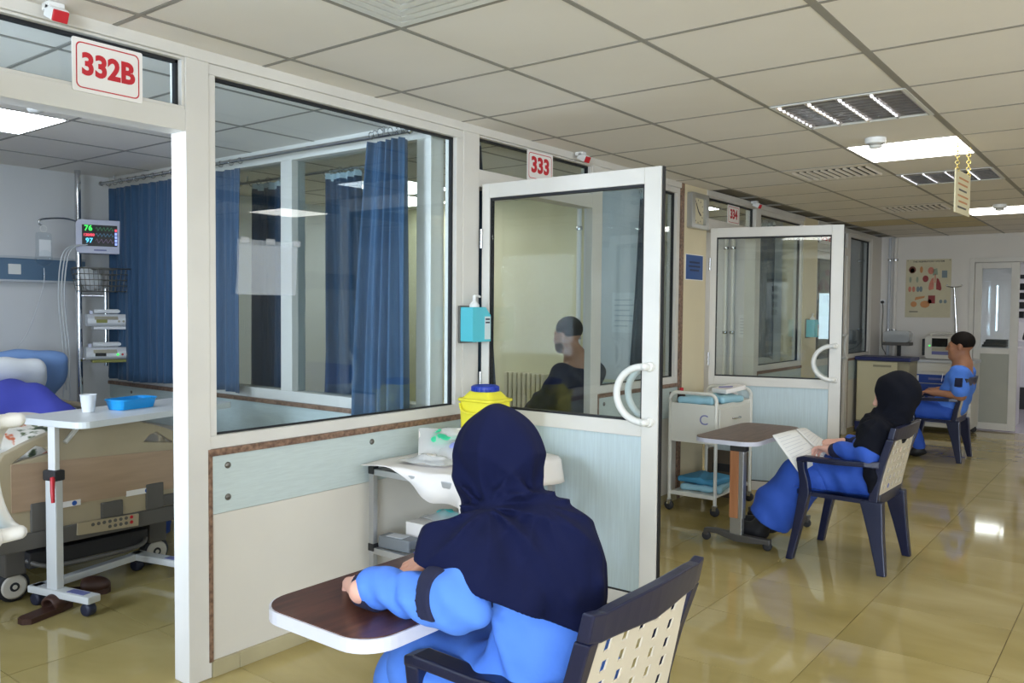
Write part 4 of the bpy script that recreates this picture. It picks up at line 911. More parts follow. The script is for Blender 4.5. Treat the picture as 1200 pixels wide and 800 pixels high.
pouch((-2.55, 2.73, .738), .1, (.26, .15), 'flat crumpled clear pouch at the front edge of the cart', 'white_cloth')
t = thing('amber_box', 'small amber yellow packet leaning by the sharps bin', 'packet', (-2.66, 2.98, .735), .4); b = MB(); b.b2((-.06, -.03, 0), (.06, .03, .075)); b.build('carton', 'amber', t, .004); b = MB(); b.b2((-.061, -.02, .02), (-.06, .02, .055)); b.build('label_patch', 'sheet_white', t)
# sharps bin
mat('bin_yellow', (236, 226, 60), .4); mat('lid_blue', (36, 62, 170), .35)
t = thing('sharps_bin', 'yellow sharps container with blue lid standing on the cart', 'container', (-2.56, 3.13, .735))
b = MB()
secs = [[(x, y, z) for x, y in rpoly(.205 * f, .165 * f, .025, 4)] for z, f in ((0, .92), (.20, 1), (.245, 1.0), (.26, .94), (.295, .66))]
loft(secs, 0, b); b.build('tub', 'bin_yellow', t); b = MB(); b.tube([(x, y, .255) for x, y in rpoly(.215, .175, .03, 5)], .008, 8, closed=True); b.build('collar', 'bin_yellow', t)
b = MB(); b.lathe((0, 0, .295), [(.062, 0), (.066, .01), (.066, .026), (.058, .03), (.05, .024)], 26); lid = b.build('lid', 'lid_blue', t); b = MB()
for k in range(20): a = 2 * PI * k / 20; b.box((.066 * math.cos(a), .066 * math.sin(a), .308), (.006, .006, .022), rotz(a))
b.build('grip_ribs', 'lid_blue', lid)
b = MB(); b.tube(smooth_path([(-.09, -.085, .235), (-.05, -.105, .20), (.05, -.105, .20), (.09, -.085, .235)], 5), .006, 8); b.build('carry_handle', 'bin_yellow', t)
# items on the cart shelf
mat('box_print', (60, 130, 90), .5); mat('ink', (40, 42, 60), .6); mat('device_grey', (110, 116, 122), .4)
t = thing('syringe_box', 'white carton with a green stripe on the middle cart shelf', 'box', (-2.54, 2.80, .344), .05)
b = MB(); b.b2((-.14, -.09, 0), (.12, .09, .11)); b.build('carton', 'sign_white', t, .003); b = MB(); b.b2((-.141, -.0915, .018), (.121, -.0902, .030)); b.build('green_stripe', 'box_print', t); lettering('JSPA', .026, 'ink', t, V(-.03, -.0912, .066), RY, name='lettering')
t = thing('pulse_device', 'grey handheld device with coiled lead beside the carton', 'device', (-2.66, 2.645, .344), .1); b = MB(); b.b2((-.09, -.04, 0), (.09, .04, .055)); b.build('case', 'device_grey', t, .008); b = MB(); b.b2((-.05, -.03, .055), (.04, .03, .058)); b.build('screen', 'service_edge', t); b = MB(); b.tube(arc((.09, -.0, .02), .03, 0, 5.5, 16, (1, 0, 0), (0, .9, .2)), .004, 6); b.build('lead', 'joint_black', t)
t = thing('blue_folder', 'blue violet plastic folder lying at the front of the cart shelf', 'folder', (-2.42, 2.66, .3445), .25); b = MB(); b.b2((-.11, -.045, 0), (.11, .06, .004)); b.build('back_cover', 'lilac_dark', t); b = MB(); b.b2((-.108, -.04, .004), (.108, .056, .016)); b.build('pages', 'sheet_white', t); b = MB(); b.b2((-.11, -.045, .016), (.11, .06, .020)); b.build('front_cover', 'violet_cloth', t)
pouch((-2.56, 2.87, .456), .2, (.22, .17), 'turquoise wrapped pouch on top of the carton', 'cyan_pack', 'sealed packs on the cart shelf')
# hand sanitiser on the post
mat('sanitiser_teal', (90, 196, 212), .25); mat('label_pale', (206, 222, 224), .4)
for _y, _z, _l in ((3.30, 1.262, 'turquoise hand sanitiser bottle with white pump hung beside the 333 door'), (8.66, 1.17, 'turquoise hand sanitiser bottle on the farther cream column')):
    t = thing('sanitiser_bottle', _l, 'bottle', (XW, _y, _z), 0, 'sanitiser bottles')
    b = MB(); b.prism([(-.072, 0), (.072, 0), (.072, .135), (.03, .178), (-.072, .178)], 'x', .012, .095); bo = b.build('body', 'sanitiser_teal', t, .01, 3)
    b = MB(); b.b2((.0945, .022, .012), (.0965, .068, .13)); lb = b.build('label', 'label_pale', t)
    for z in (.112, .095): b = MB(); b.b2((.0966, .028, z), (.0972, .062, z + .008)); b.build('print', 'ink', lb)
    b = MB(); b.b2((0, -.078, -.008), (.012, .06, .185)); b.build('bracket', 'bed_grey', t, .003)
    b = MB(); b.lathe((.053, -.012, .176), [(.026, 0), (.026, .012), (.02, .024), (.012, .030), (.009, .036), (.009, .062)], 18); pu = b.build('pump', 'white_plastic', t); b = MB(); b.tube([(.053, -.012, .236), (.053, .012, .238), (.053, .034, .232)], .006, 8); b.build('nozzle', 'white_plastic', pu)
# clock and blue notice on the column
mat('clock_silver', (176, 178, 176), .3, .6); mat('clock_face', (214, 206, 176), .5); mat('notice_blue', (46, 84, 146), .5); mat('notice_ink', (26, 44, 86), .5)
t = thing('wall_clock', 'square silver framed wall clock on the cream column', 'clock', (XW, 5.985, 2.195))
b = plate(rpoly(.30, .27, .012, 3), [rpoly(.19, .20, .008, 2)], 'x', 0, .045); b.build('frame', 'clock_silver', t, .004); b = MB(); b.b2((.0, -.095, -.10), (.022, .095, .10)); f = b.build('dial', 'clock_face', t)
for (a, l, w) in ((2.2, .05, .008), (-.6, .075, .006)): b = MB(); b.box((.026, l / 2 * math.sin(a), l / 2 * math.cos(a)), (.003, w, l), rot('X', -a)); b.build('hand', 'ink', f)
for k in range(12): a = PI / 6 * k; b = MB(); b.box((.0225, .085 * math.sin(a), .085 * math.cos(a)), (.002, .006, .012), rot('X', -a)); b.build('hour_mark', 'bed_grey', f)
t = thing('notice_sheet', 'blue printed notice on the cream column below the clock', 'notice', (XW, 5.975, 1.765)); b = MB(); b.b2((0, -.155, -.10), (.004, .155, .10)); b.build('backing', 'sign_white', t); b = MB(); b.b2((.004, -.148, -.093), (.0046, .148, .093)); pg = b.build('blue_sheet', 'notice_blue', t)
for z, w in ((.03, .09), (.0, .10), (-.03, .08)): b = MB(); b.b2((.0047, -w, z), (.0052, w, z + .014)); b.build('text_line', 'notice_ink', pg)
# ------------------------------------------------------------------ white trolley by room 334
mat('trolley_white', (216, 216, 208), .38); mat('wrap_blue', (150, 194, 210), .6, bump=.2, bscale=20); mat('wrap_dark', (66, 140, 180), .6); mat('cola', (40, 22, 20), .15); mat('violet_print', (76, 70, 170), .4)
tr = thing('instrument_trolley', 'white enamelled trolley with hoop handles beside the 334 door', 'trolley', (-2.54, 5.72, 0))
for y in (-.31, .31):
    pts = [(-.175, y, .07), (-.175, y, .80)] + [tuple(p) for p in arc((-.125, y, .80), .05, PI, PI / 2, 5)] + [tuple(p) for p in arc((.125, y, .80), .05, PI / 2, 0, 5)] + [(.175, y, .80), (.175, y, .07)]
    b = MB(); b.tube(pts, .0125, 10); b.build('hoop_frame', 'trolley_white', tr)
    b = MB(); b.b2((-.165, y - .006, .50), (.165, y + .006, .775)); b.build('end_panel', 'trolley_white', tr, .003)
    for x in (-.175, .175): castor(tr, x, y, .034, fork='steel')
for x in (-.165, .165):
    b = MB(); b.b2((x - .006, -.305, .55), (x + .006, .305, .775)); b.build('side_panel', 'trolley_white', tr, .003)
b = MB(); b.b2((.172, -.27, .58), (.186, .27, .745)); dw = b.build('drawer_front', 'trolley_white', tr, .004); b = MB(); b.tube([(.186, -.06, .665), (.205, -.05, .665), (.205, .05, .665), (.186, .06, .665)], .006, 8); b.build('drawer_handle', 'steel', dw)
for z in (.76, .13): b = MB(); b.b2((-.17, -.31, z - .006), (.17, .31, z + .006)); b.b2((-.175, -.315, z - .014), (.175, -.303, z + .014)); b.b2((-.175, .303, z - .014), (.175, .315, z + .014)); b.build('shelf', 'trolley_white', tr)
lettering('C', .10, 'lilac_dark', tr, V(.085, -.3163, .665), RY, name='letter_mark')
def wrap(loc, rz, d, m, label, group='wrapped packs on the white trolley'):
    s = SDF(); s.box((0, 0, d[2] / 2), d, min(d) * .42, k=.01).fold((1, .4, .3), 40, .004, (20, 10, 0), 1.4); o = link('wrapped_pack', s.mesh('wrapped_pack', m, .009), None, loc); o.rotation_euler = (0, 0, rz); tag(o, label, 'pack', group)
wrap((-2.56, 5.53, .768), .2, (.26, .20, .055), 'wrap_blue', 'pale blue wrapped pack by the cola bottle on the trolley top'); wrap((-2.50, 5.76, .768), -.3, (.28, .24, .05), 'wrap_blue', 'pale blue wrapped pack under the white packet on the trolley top')
wrap((-2.54, 5.66, .138), .15, (.30, .34, .05), 'wrap_blue', 'pale blue pack, lowest of the two on the trolley bottom shelf'); wrap((-2.54, 5.64, .190), -.1, (.30, .30, .045), 'wrap_dark', 'deeper blue pack lying on top on the trolley bottom shelf')
t = thing('glove_packet', 'white packet with violet stripe slanting on the trolley packs', 'packet', (-2.46, 5.84, .822), -.4); R = rot('X', .14); b = MB(); b.box((0, 0, .035), (.15, .20, .035), R); b.build('sachet', 'sign_white', t, .008); b = MB(); b.box((.02, -.05, .0535), (.10, .018, .003), R @ rotz(.6)); b.build('violet_stripe', 'violet_print', t)
t = thing('paper_stack', 'stack of white papers at the back of the trolley top', 'papers', (-2.56, 5.95, .768), .1); b = MB()
for k in range(6):
    q = MB(); q.box((.004 * math.sin(k * 2), .003 * math.cos(k * 3), .005 + .008 * k), (.20, .13, .007), rotz(.06 * math.sin(k * 1.7))); q.build('sheet', 'sheet_white', t)
t = thing('cola_bottle', 'dark cola bottle with red cap on the white trolley', 'bottle', (-2.66, 5.47, .768)); b = MB(); b.lathe((0, 0, 0), [(.028, 0), (.03, .01), (.03, .05), (.02, .075), (.012, .085), (.012, .092)], 18); b.build('glass_body', 'cola', t); b = MB(); b.lathe((0, 0, .09), [(.014, 0), (.014, .018), (.011, .02)], 16); b.build('cap', 'red', t)
t = thing('storage_crate', 'dark brown crate under the trolley, against the column', 'crate', (-2.56, 6.04, 0)); mat('crate_brown', (86, 74, 60), .6)
for (a, c) in (((-.16, -.012, .0), (.16, .012, .36)), ((-.16, .012, 0), (-.148, .12, .36)), ((.148, .012, 0), (.16, .12, .36)), ((-.148, .012, 0), (.148, .12, .012))): b = MB(); b.b2(a, c); b.build('side', 'crate_brown', t, .003)
for z in (.08, .2): b = MB(); b.b2((-.10, -.016, z), (.10, -.012, z + .06)); b.build('slot', 'joint_black', t)
# ------------------------------------------------------------------ room 333: radiator, papers, pipes
mat('radiator_cream', (214, 208, 180), .4)
t = thing('radiator', 'cream column radiator on the yellow wall of ward 333', 'radiator', (-4.29, 5.79, .25))
for k in range(9): b = MB(); b.b2((-.20 + .05 * k - .019, -.04, 0), (-.20 + .05 * k + .019, .04, .63)); b.build('column', 'radiator_cream', t, .012, 3)
for z in (.05, .58): b = MB(); b.cyl((-.22, 0, z), (.22, 0, z), .016, 10); b.build('header_pipe', 'radiator_cream', t)
for x in (-.17, .17): b = MB(); b.b2((x - .01, .0, .5), (x + .01, .05, .53)); b.build('wall_bracket', 'radiator_cream', t); b = MB(); b.b2((x - .015, -.02, -.25), (x + .015, .02, .02)); b.build('foot', 'radiator_cream', t)
def pipe(x, y, label, r=.02, m='white_metal', group='heating pipes'):
    t = thing('heating_pipe', label, 'pipe', (x, y, 0), 0, group); b = MB(); b.cyl((0, 0, 0), (0, 0, H - .01), r, 12); b.build('tube', m, t)
    for z in (.4, 1.2, 2.1): b = MB(); b.lathe((0, 0, z), [(r + .006, -.015), (r + .008, 0), (r + .006, .015)], 12); b.build('clip', 'steel', t)
pipe(-3.76, 5.79, 'white heating pipe in the corner of ward 333'); pipe(-3.64, 8.48, 'white heating pipe on the wall of ward 334, left one'); pipe(-3.56, 8.48, 'white heating pipe on the wall of ward 334, right one')
pipe(-2.71, YE - .03, 'grey heating pipe on the end wall by the partition', .018, 'service_edge'); pipe(-2.64, YE - .03, 'grey heating pipe on the end wall nearer the chart', .024, 'white_wall')
def paper(x, y, z, w, h, label, axis='y'):
    t = thing('wall_paper_notice', label, 'notice', (x, y, z), 0, 'notices on the ward walls'); b = MB(); b.b2((-w / 2, -.003, 0), (w / 2, 0, h)); b.build('sheet', 'sheet_white', t)
    for k in range(6): b = MB(); b.b2((-w * .4, -.0042, h * (.15 + .13 * k)), (w * (.1 + .28 * abs(math.sin(k * 2))), -.003, h * (.15 + .13 * k) + .010)); b.build('text_line', 'service_edge', t)
paper(-3.34, 5.83, 1.25, .24, .32, 'white printed notice on the pale panel of ward 333'); paper(-3.42, 8.515, 1.15, .16, .24, 'white printed notice on the ward 334 wall')
# ------------------------------------------------------------------ end wall equipment
mat('cab_cream', (208, 200, 166), .45); mat('cab_navy', (36, 44, 96), .4); mat('cab_side', (150, 144, 120), .5); mat('cart_blue', (30, 66, 150), .35); mat('cart_white', (208, 206, 198), .4)
t = thing('medicine_cabinet', 'cream cabinet with dark blue top and base by the partition end', 'cabinet', (-2.50, 10.62, 0))
b = MB(); b.b2((-.29, -.24, .13), (.29, .16, .86)); b.build('body', 'cab_side', t, .006); b = MB(); b.b2((-.31, -.27, .86), (.31, .18, .905)); b.build('top', 'cab_navy', t, .012); b = MB(); b.b2((-.30, -.25, .03), (.30, .17, .13)); b.build('base', 'cab_navy', t, .008)
b = MB(); b.b2((-.28, -.262, .15), (.16, -.24, .85)); dr = b.build('door', 'cab_cream', t, .006); b = MB(); b.box((.02, -.268, .60), (.16, .012, .02)); b.build('handle', 'chrome', dr, .004); b = MB(); b.b2((-.10, -.266, .79), (.10, -.262, .815)); b.build('finger_slot', 'cab_side', dr)
b = MB(); b.b2((.18, -.25, .62), (.28, -.24, .84)); b.build('lock_plate', 'cab_side', t, .003)
for x in (-.24, .24):
    for y in (-.2, .12): b = MB(); b.lathe((x, y, .015), [(.015, -.012), (.015, .012)], 12, 'y'); b.build('castor', 'rubber', t)
t = thing('crash_cart', 'white emergency cart with blue drawers below the anatomy chart', 'cart', (-1.98, 11.07, 0))
b = MB(); b.b2((-.34, -.25, .08), (.34, .25, .84)); b.build('body', 'cart_white', t, .008); b = MB(); b.b2((-.36, -.27, .84), (.36, .27, .875)); b.build('top', 'service_edge', t, .008)
b = MB(); b.b2((-.30, -.262, .735), (.30, -.25, .80)); b.build('white_drawer', 'cart_white', t, .004)
for k, (z0, z1) in enumerate(((.60, .70), (.49, .59), (.38, .48), (.14, .37))):
    b = MB(); b.b2((-.30, -.268, z0), (.30, -.25, z1)); dw = b.build('drawer', 'cart_blue', t, .005); b = MB(); b.b2((-.11, -.276, (z0 + z1) / 2 - .01), (.11, -.268, (z0 + z1) / 2 + .012)); b.build('pull', 'lilac_dark', dw)
    for x in (-.25, .25): b = MB(); b.b2((x - .035, -.2705, z0 + .02), (x + .035, -.268, z0 + .085)); b.build('card_label', 'sheet_white', dw)
for x in (-.3, .3):
    for y in (-.2, .2): castor(t, x, y, .04)
emit('lcd_dark', (20, 26, 30), .2)
t = thing('defibrillator', 'cream defibrillator monitor with dark screen on the emergency cart', 'defibrillator', (-2.00, 11.0, .876))
b = MB(); b.prism(rpoly(.33, .27, .03, 4, 0, .14), 'y', -.06, .10); b.build('case', 'cart_white', t, .01); b = MB(); b.b2((-.09, -.064, .15), (.08, -.06, .25)); b.build('screen', 'black_gloss', t)
b = MB(); b.b2((-.09, -.064, .055), (.09, -.06, .095)); b.build('blue_panel', 'lilac_dark', t, .002); b = MB(); b.b2((-.09, -.066, .10), (.09, -.06, .145)); kp = b.build('key_row', 'pump_keys', t)
b = MB(); b.lathe((-.115, -.061, .16), [(.010, 0), (.008, -.004)], 12, 'y'); b.build('green_lamp', 'led_green', t); b = MB(); b.b2((.165, -.05, .04), (.20, .08, .24)); b.build('side_paddle_bay', 'joint_black', t, .01); b = MB(); b.b2((-.20, -.05, .04), (-.165, .08, .24)); b.build('side_paddle_bay', 'joint_black', t, .01)
b = MB(); b.b2((-.15, -.05, .0), (.15, .09, .012)); b.build('feet', 'joint_black', t); b = MB(); b.tube(smooth_path([(-.12, .02, .275), (-.1, .02, .31), (.1, .02, .31), (.12, .02, .275)], 4), .012, 8); b.build('carry_handle', 'cart_white', t)
t = thing('suction_unit', 'grey suction device under a clear cover beside the defibrillator', 'device', (-2.505, 11.17, .0)); b = MB(); b.b2((-.02, -.02, .0), (.02, .02, 1.02)); b.build('stand', 'joint_black', t); b = MB(); b.b2((-.17, -.10, 1.02), (.14, .10, 1.06)); b.build('platform', 'bed_grey', t, .004); b = MB(); b.b2((-.14, -.08, 1.06), (.11, .08, 1.15)); b.build('case', 'device_grey', t, .015); b = MB(); b.prism(rpoly(.30, .14, .04, 4, -.015, 1.13), 'y', -.095, .095); b.build('clear_cover', 'pouch_white', t); b = MB(); b.b2((-.13, -.12, 0), (.10, .12, .03)); b.build('foot', 'joint_black', t, .006)
t = thing('drip_stand', 'leaning steel drip stand beside the anatomy chart', 'stand', (-1.86, 11.42, 0)); b = MB(); b.tube([(0, 0, .03), (-.03, 0, .9), (-.09, 0, 1.74)], .013, 10); b.build('pole', 'chrome', t); b = MB(); b.tube(smooth_path([(-.17, 0, 1.78), (-.165, 0, 1.755), (-.09, 0, 1.745), (-.015, 0, 1.755), (-.01, 0, 1.78)], 4), .007, 8); b.build('hook_bar', 'steel', t)
for k in range(5): a = 2 * PI * k / 5; b = MB(); b.tube([(0, 0, .05), (.06 * math.cos(a), .06 * math.sin(a), .03)], .01, 8); b.build('foot', 'steel', t)
b = MB(); b.lathe((-.045, 0, 1.1), [(.022, -.03), (.022, .03)], 12); b.build('clamp', 'rubber', t)
# chart of the airways
mat('chart_paper', (204, 196, 166), .6, var=.05, scale=6); mat('lung_red', (150, 62, 62), .6, var=.12, scale=30); mat('lung_pink', (206, 130, 110), .6, var=.1, scale=30); mat('chart_orange', (200, 140, 90), .6); mat('chart_blue', (120, 134, 140), .6); mat('chart_brown', (120, 70, 56), .6); mat('chart_grey', (150, 160, 140), .6)
t = thing('anatomy_chart', 'cream chart of the lungs and airways on the end wall', 'poster', (-2.26, YE - .004, 1.735), 0); b = MB(); b.b2((-.26, -.002, -.365), (.26, .002, .365)); sh = b.build('sheet', 'chart_paper', t)
lettering('THE RESPIRATORY SYSTEM', .030, 'ink', sh, V(0, -.0026, .335), RY, name='title', bold=.0004)
def pic(cx, cz, pts, m, nm='drawing'):
    b = MB(); b.prism([(cx + x, cz + z) for x, z in pts], 'y', -.0035, -.002); b.build(nm, m, sh)
oval = lambda a, c, n=14: [(a * math.cos(2 * PI * i / n), c * math.sin(2 * PI * i / n)) for i in range(n)]
lung = [(-.012, .075), (-.035, .06), (-.06, 0), (-.07, -.06), (-.06, -.085), (-.01, -.07), (-.008, -.01)]
pic(.075, .06, lung, 'lung_pink'); pic(.085, .055, [(-x, z) for x, z in lung], 'lung_red'); pic(.08, .13, [(-.006, -.06), (.006, -.06), (.006, .05), (-.006, .05)], 'lung_pink'); pic(.03, .22, oval(.035, .045), 'lung_pink'); pic(.08, .20, [(-.03, -.04), (.03, -.03), (.02, .05), (-.02, .04)], 'chart_grey')
pic(-.185, .235, oval(.042, .045), 'chart_brown'); pic(-.185, .228, oval(.026, .032), 'chart_orange'); pic(-.08, .235, oval(.018, .042), 'chart_orange'); pic(-.03, .12, oval(.034, .042), 'lung_red'); pic(.185, .175, [(-.03, -.045), (.03, -.045), (.03, .045), (-.03, .045)], 'chart_blue')
for x in (-.205, -.125): pic(x, .11, oval(.014, .038), 'chart_grey')
for x, m in ((-.21, 'lung_pink'), (-.165, 'lung_pink'), (-.115, 'chart_blue'), (-.08, 'chart_blue')): pic(x, -.01, oval(.018, .036), m)
pic(-.16, -.20, oval(.036, .036), 'chart_orange'); pic(-.03, -.20, oval(.055, .045), 'chart_orange'); pic(-.10, -.14, [(-.05, -.01), (.06, .02), (.07, .045), (-.04, .03)], 'chart_orange'); pic(.045, -.14, [(-.04, -.05), (.04, -.05), (.04, .05), (-.04, .05)], 'lung_red'); pic(.045, -.165, [(-.04, -.025), (.0, -.025), (.0, .025), (-.04, .025)], 'chart_blue')
for x in (.15, .2): pic(x, -.165, oval(.018, .024), 'chart_blue')
b = MB(); b.b2((-.21, -.0035, -.30), (-.11, -.002, -.288)); b.build('caption', 'bed_grey', sh)
for x in (-.24, .24): b = MB(); b.lathe((x, -.002, .35), [(.006, 0), (.004, -.004)], 8, 'y'); b.build('pin', 'screw', t)
# socket and lead on the end wall
t = thing('wall_socket', 'wall socket with dark plug and hanging lead near the heating pipes', 'socket', (-2.79, YE, 1.56)); b = MB(); b.b2((-.035, -.012, -.035), (.035, 0, .035)); b.build('plate', 'white_plastic', t, .004); b = MB(); b.lathe((0, -.012, 0), [(.02, 0), (.018, -.03)], 12, 'y'); b.build('plug', 'joint_black', t); b = MB(); b.tube(smooth_path([(0, -.03, 0), (.02, -.06, -.1), (.02, -.08, -.35), (.08, -.3, -.56), (.16, -.5, -.62), (.18, -.55, -.648)], 6), .006, 6); b.build('lead', 'bed_grey', t)
# hanging notice
mat('notice_cream', (226, 216, 180), .55); mat('chain_gold', (206, 184, 100), .35, .6)
t = thing('hanging_notice', 'cream notice board hanging from the corridor ceiling on gold chains', 'notice', (-.862, 5.28, 1.985), -.05)
b = MB(); b.b2((-.004, -.17, 0), (.004, .17, .235)); pl = b.build('board', 'notice_cream', t, .002)
for sx in (-1, 1):
    for k in range(6): b = MB(); b.b2((sx * .0042, -.12 + .02 * (k % 2), .03 + .032 * k), (sx * .0048, .08 + .02 * (k % 3), .04 + .032 * k)); b.build('text_line', 'chart_orange' if k % 3 else 'bed_grey', pl)
for y in (-.13, .13):
    for k in range(9):
        z = .235 + .019 * k; b = MB(); b.tube(arc((0, y, z), .011, 0, 2 * PI, 8, ((0, 1, 0) if k % 2 else (1, 0, 0)), (0, 0, 1))[:-1], .0022, 5, closed=True); b.build('chain_link', 'chain_gold', t)
# ------------------------------------------------------------------ room beyond the end doorway
mat('kitchen_white', (222, 220, 226), .35)
t = thing('wall_cupboard', 'white wall cupboard with small dark panes beyond the end doorway', 'cupboard', (-1.0, 14.62, 1.29)); b = MB(); b.b2((-.70, 0, 0), (.9, .34, .72)); b.build('body', 'kitchen_white', t, .006)
b = MB(); b.b2((-.72, -.02, .66), (.9, .34, .72)); b.build('cornice', 'joint_black', t)
for k in range(5):
    x0 = -.69 + .31 * k; b = MB(); b.b2((x0, -.02, .02), (x0 + .30, 0, .64)); d = b.build('door', 'kitchen_white', t, .004)
    for r in range(4): b = MB(); b.b2((x0 + .04, -.024, .07 + .14 * r), (x0 + .14, -.02, .17 + .14 * r)); b.build('pane', 'screen_black', d)
    b = MB(); b.lathe((x0 + .26, -.02, .3), [(.01, 0), (.012, -.02)], 10, 'y'); b.build('knob', 'steel', d)
t = thing('base_cupboard', 'white base cupboard with black plinth beyond the end doorway', 'cupboard', (-1.0, 14.45, 0)); b = MB(); b.b2((-.66, .02, .0), (.9, .5, .33)); b.build('plinth', 'joint_black', t); b = MB(); b.b2((-.68, 0, .33), (.9, .52, 1.0)); b.build('body', 'kitchen_white', t, .006); b = MB(); b.b2((-.70, -.02, 1.0), (.92, .53, 1.03)); b.build('worktop', 'kitchen_white', t, .005)
for k in range(4):
    x0 = -.67 + .39 * k; b = MB(); b.b2((x0, -.018, .35), (x0 + .38, 0, .98)); d = b.build('door', 'kitchen_white', t, .004); b = MB(); b.b2((x0 + .33, -.03, .85), (x0 + .345, -.018, .95)); b.build('handle', 'steel', d)
t = thing('kettle', 'small black kettle on the worktop beyond the end doorway', 'kettle', (-1.50, 14.70, 1.031)); b = MB(); b.lathe((0, 0, 0), [(.07, 0), (.075, .03), (.055, .12), (.03, .14)], 18); b.build('body', 'joint_black', t); b = MB(); b.tube(arc((.06, 0, .08), .05, -1.3, 1.3, 8), .008, 6); b.build('handle', 'joint_black', t)
t = thing('side_counter', 'white side counter behind the glazed end door leaf', 'counter', (-2.0, 12.3, 0)); b = MB(); b.b2((-.8, -.25, 0), (.65, .25, .97)); b.build('body', 'kitchen_white', t, .006); b = MB(); b.b2((-.82, -.27, .97), (.67, .27, 1.0)); b.build('worktop', 'kitchen_white', t, .004)
t = thing('binder_pile', 'pile of flat black binders seen through the end door glass', 'binders', (-1.60, 12.2, 1.001))
for k in range(3): b = MB(); b.box((.01 * k, 0, .016 + .032 * k), (.27 - .02 * k, .2, .03)); b.build('binder', 'joint_black', t, .005)
light_panel(0, 24, 'lamp_panel', 'lit square ceiling light panel in the room beyond the end doorway', 'lit ceiling panels'); light_panel(3, 20, 'lamp_panel', 'added fill light ceiling panel above the base cupboard beyond the doorway', 'lit ceiling panels'); light_panel(3, 17, 'lamp_panel', 'added fill light ceiling panel past the doorway before the base cupboard', 'lit ceiling panels'); light_panel(1, 24, 'lamp_panel', 'second lit square ceiling panel in the room beyond the end doorway', 'lit ceiling panels')  # the two panels by the base cupboard are added to brighten this room
# ------------------------------------------------------------------ people
mat('scrub_blue', (80, 132, 232), .8, var=.05, scale=5, bump=.12, bscale=30); mat('scrub_royal', (44, 86, 186), .8, var=.06, scale=5, bump=.12, bscale=30)
mat('hijab_navy', (11, 18, 54), .9, var=.06, scale=5, bump=.06, bscale=60, spec=.2); mat('hijab_black', (14, 16, 26), .9, var=.06, scale=5, spec=.2); mat('navy_band', (20, 25, 58), .85); mat('dark_shirt', (28, 34, 56), .85, var=.06, scale=6)
mat('skin_fair', (222, 172, 154), .5, var=.04, scale=14); mat('skin_tan', (166, 116, 88), .5, var=.05, scale=14); mat('skin_olive', (158, 118, 94), .5, var=.05, scale=14); mat('lip', (170, 92, 84), .45); mat('lip_brown', (124, 74, 62), .45)
mat('hair_dark', (22, 17, 15), .75, bump=.3, bscale=120, spec=.2); mat('hair_thin', (70, 54, 46), .6, bump=.2, bscale=120); mat('stubble', (78, 62, 54), .6); mat('eye_white', (226, 222, 216), .25); mat('eye_dark', (40, 26, 20), .2); mat('shoe_black', (22, 22, 26), .5); mat('nail', (232, 190, 178), .3)
def frame(fwd, up=(0, 0, 1)):
    f = np.array(fwd, float); f /= np.linalg.norm(f); r = np.cross(f, np.array(up, float)); r /= np.linalg.norm(r); u = np.cross(r, f)
    return np.stack([r, f, u], 1)
def add_head(S, c, R, skin=0, lip=1, s=1.0, ears=True):
    T = lambda x, y, z: np.array(c) + R @ (np.array((x, y, z)) * s)
    S.ell(T(0, -.018, .036), np.array((.076, .096, .086)) * s, R, .02, skin).ell(T(0, .030, -.028), np.array((.062, .064, .085)) * s, R, .03, skin).ell(T(0, .044, -.084), np.array((.046, .045, .034)) * s, R, .025, skin)
    S.ell(T(0, .076, -.100), np.array((.020, .017, .017)) * s, R, .02, skin)
    for sx in (-1, 1):
        S.ell(T(sx * .036, .060, -.028), np.array((.026, .028, .026)) * s, R, .02, skin)
        S.ell(T(sx * .032, .101, .006), np.array((.016, .014, .011)) * s, R, .012, skin, sub=True)
        S.cap(T(sx * .012, .086, .022), T(sx * .05, .070, .020), .010 * s, .008 * s, .012, skin)
        if ears: S.ell(T(sx * .079, -.012, -.006), np.array((.010, .020, .033)) * s, R, .008, skin)
        S.ell(T(sx * .010, .100, -.030), np.array((.010, .010, .008)) * s, R, .006, skin)
    S.cap(T(0, .088, .012), T(0, .108, -.026), .008 * s, .012 * s, .010, skin)
    S.cap(T(-.020, .086, -.060), T(0, .094, -.057), .0055 * s, .007 * s, .005, lip).cap(T(0, .094, -.057), T(.020, .086, -.060), .007 * s, .0055 * s, .005, lip).cap(T(-.015, .087, -.070), T(.015, .087, -.070), .007 * s, .007 * s, .006, lip)
    return T
def add_eyes(parent, T, R, s=1.0):
    for sx in (-1, 1):
        b = MB(); b.ell(T(sx * .032, .081, .006), (.0115 * s,) * 3, 14, 10); e = b.build('eye', 'eye_white', parent); b = MB(); b.ell(T(sx * .032, .0885, .006), (.0052 * s,) * 3, 10, 8); b.build('iris', 'eye_dark', e)
        b = MB(); b.tube([T(sx * .014, .0965, .027), T(sx * .032, .094, .032), T(sx * .052, .080, .027)], [.0025, .0035, .002], 6); b.build('eyebrow', 'hair_dark', parent)
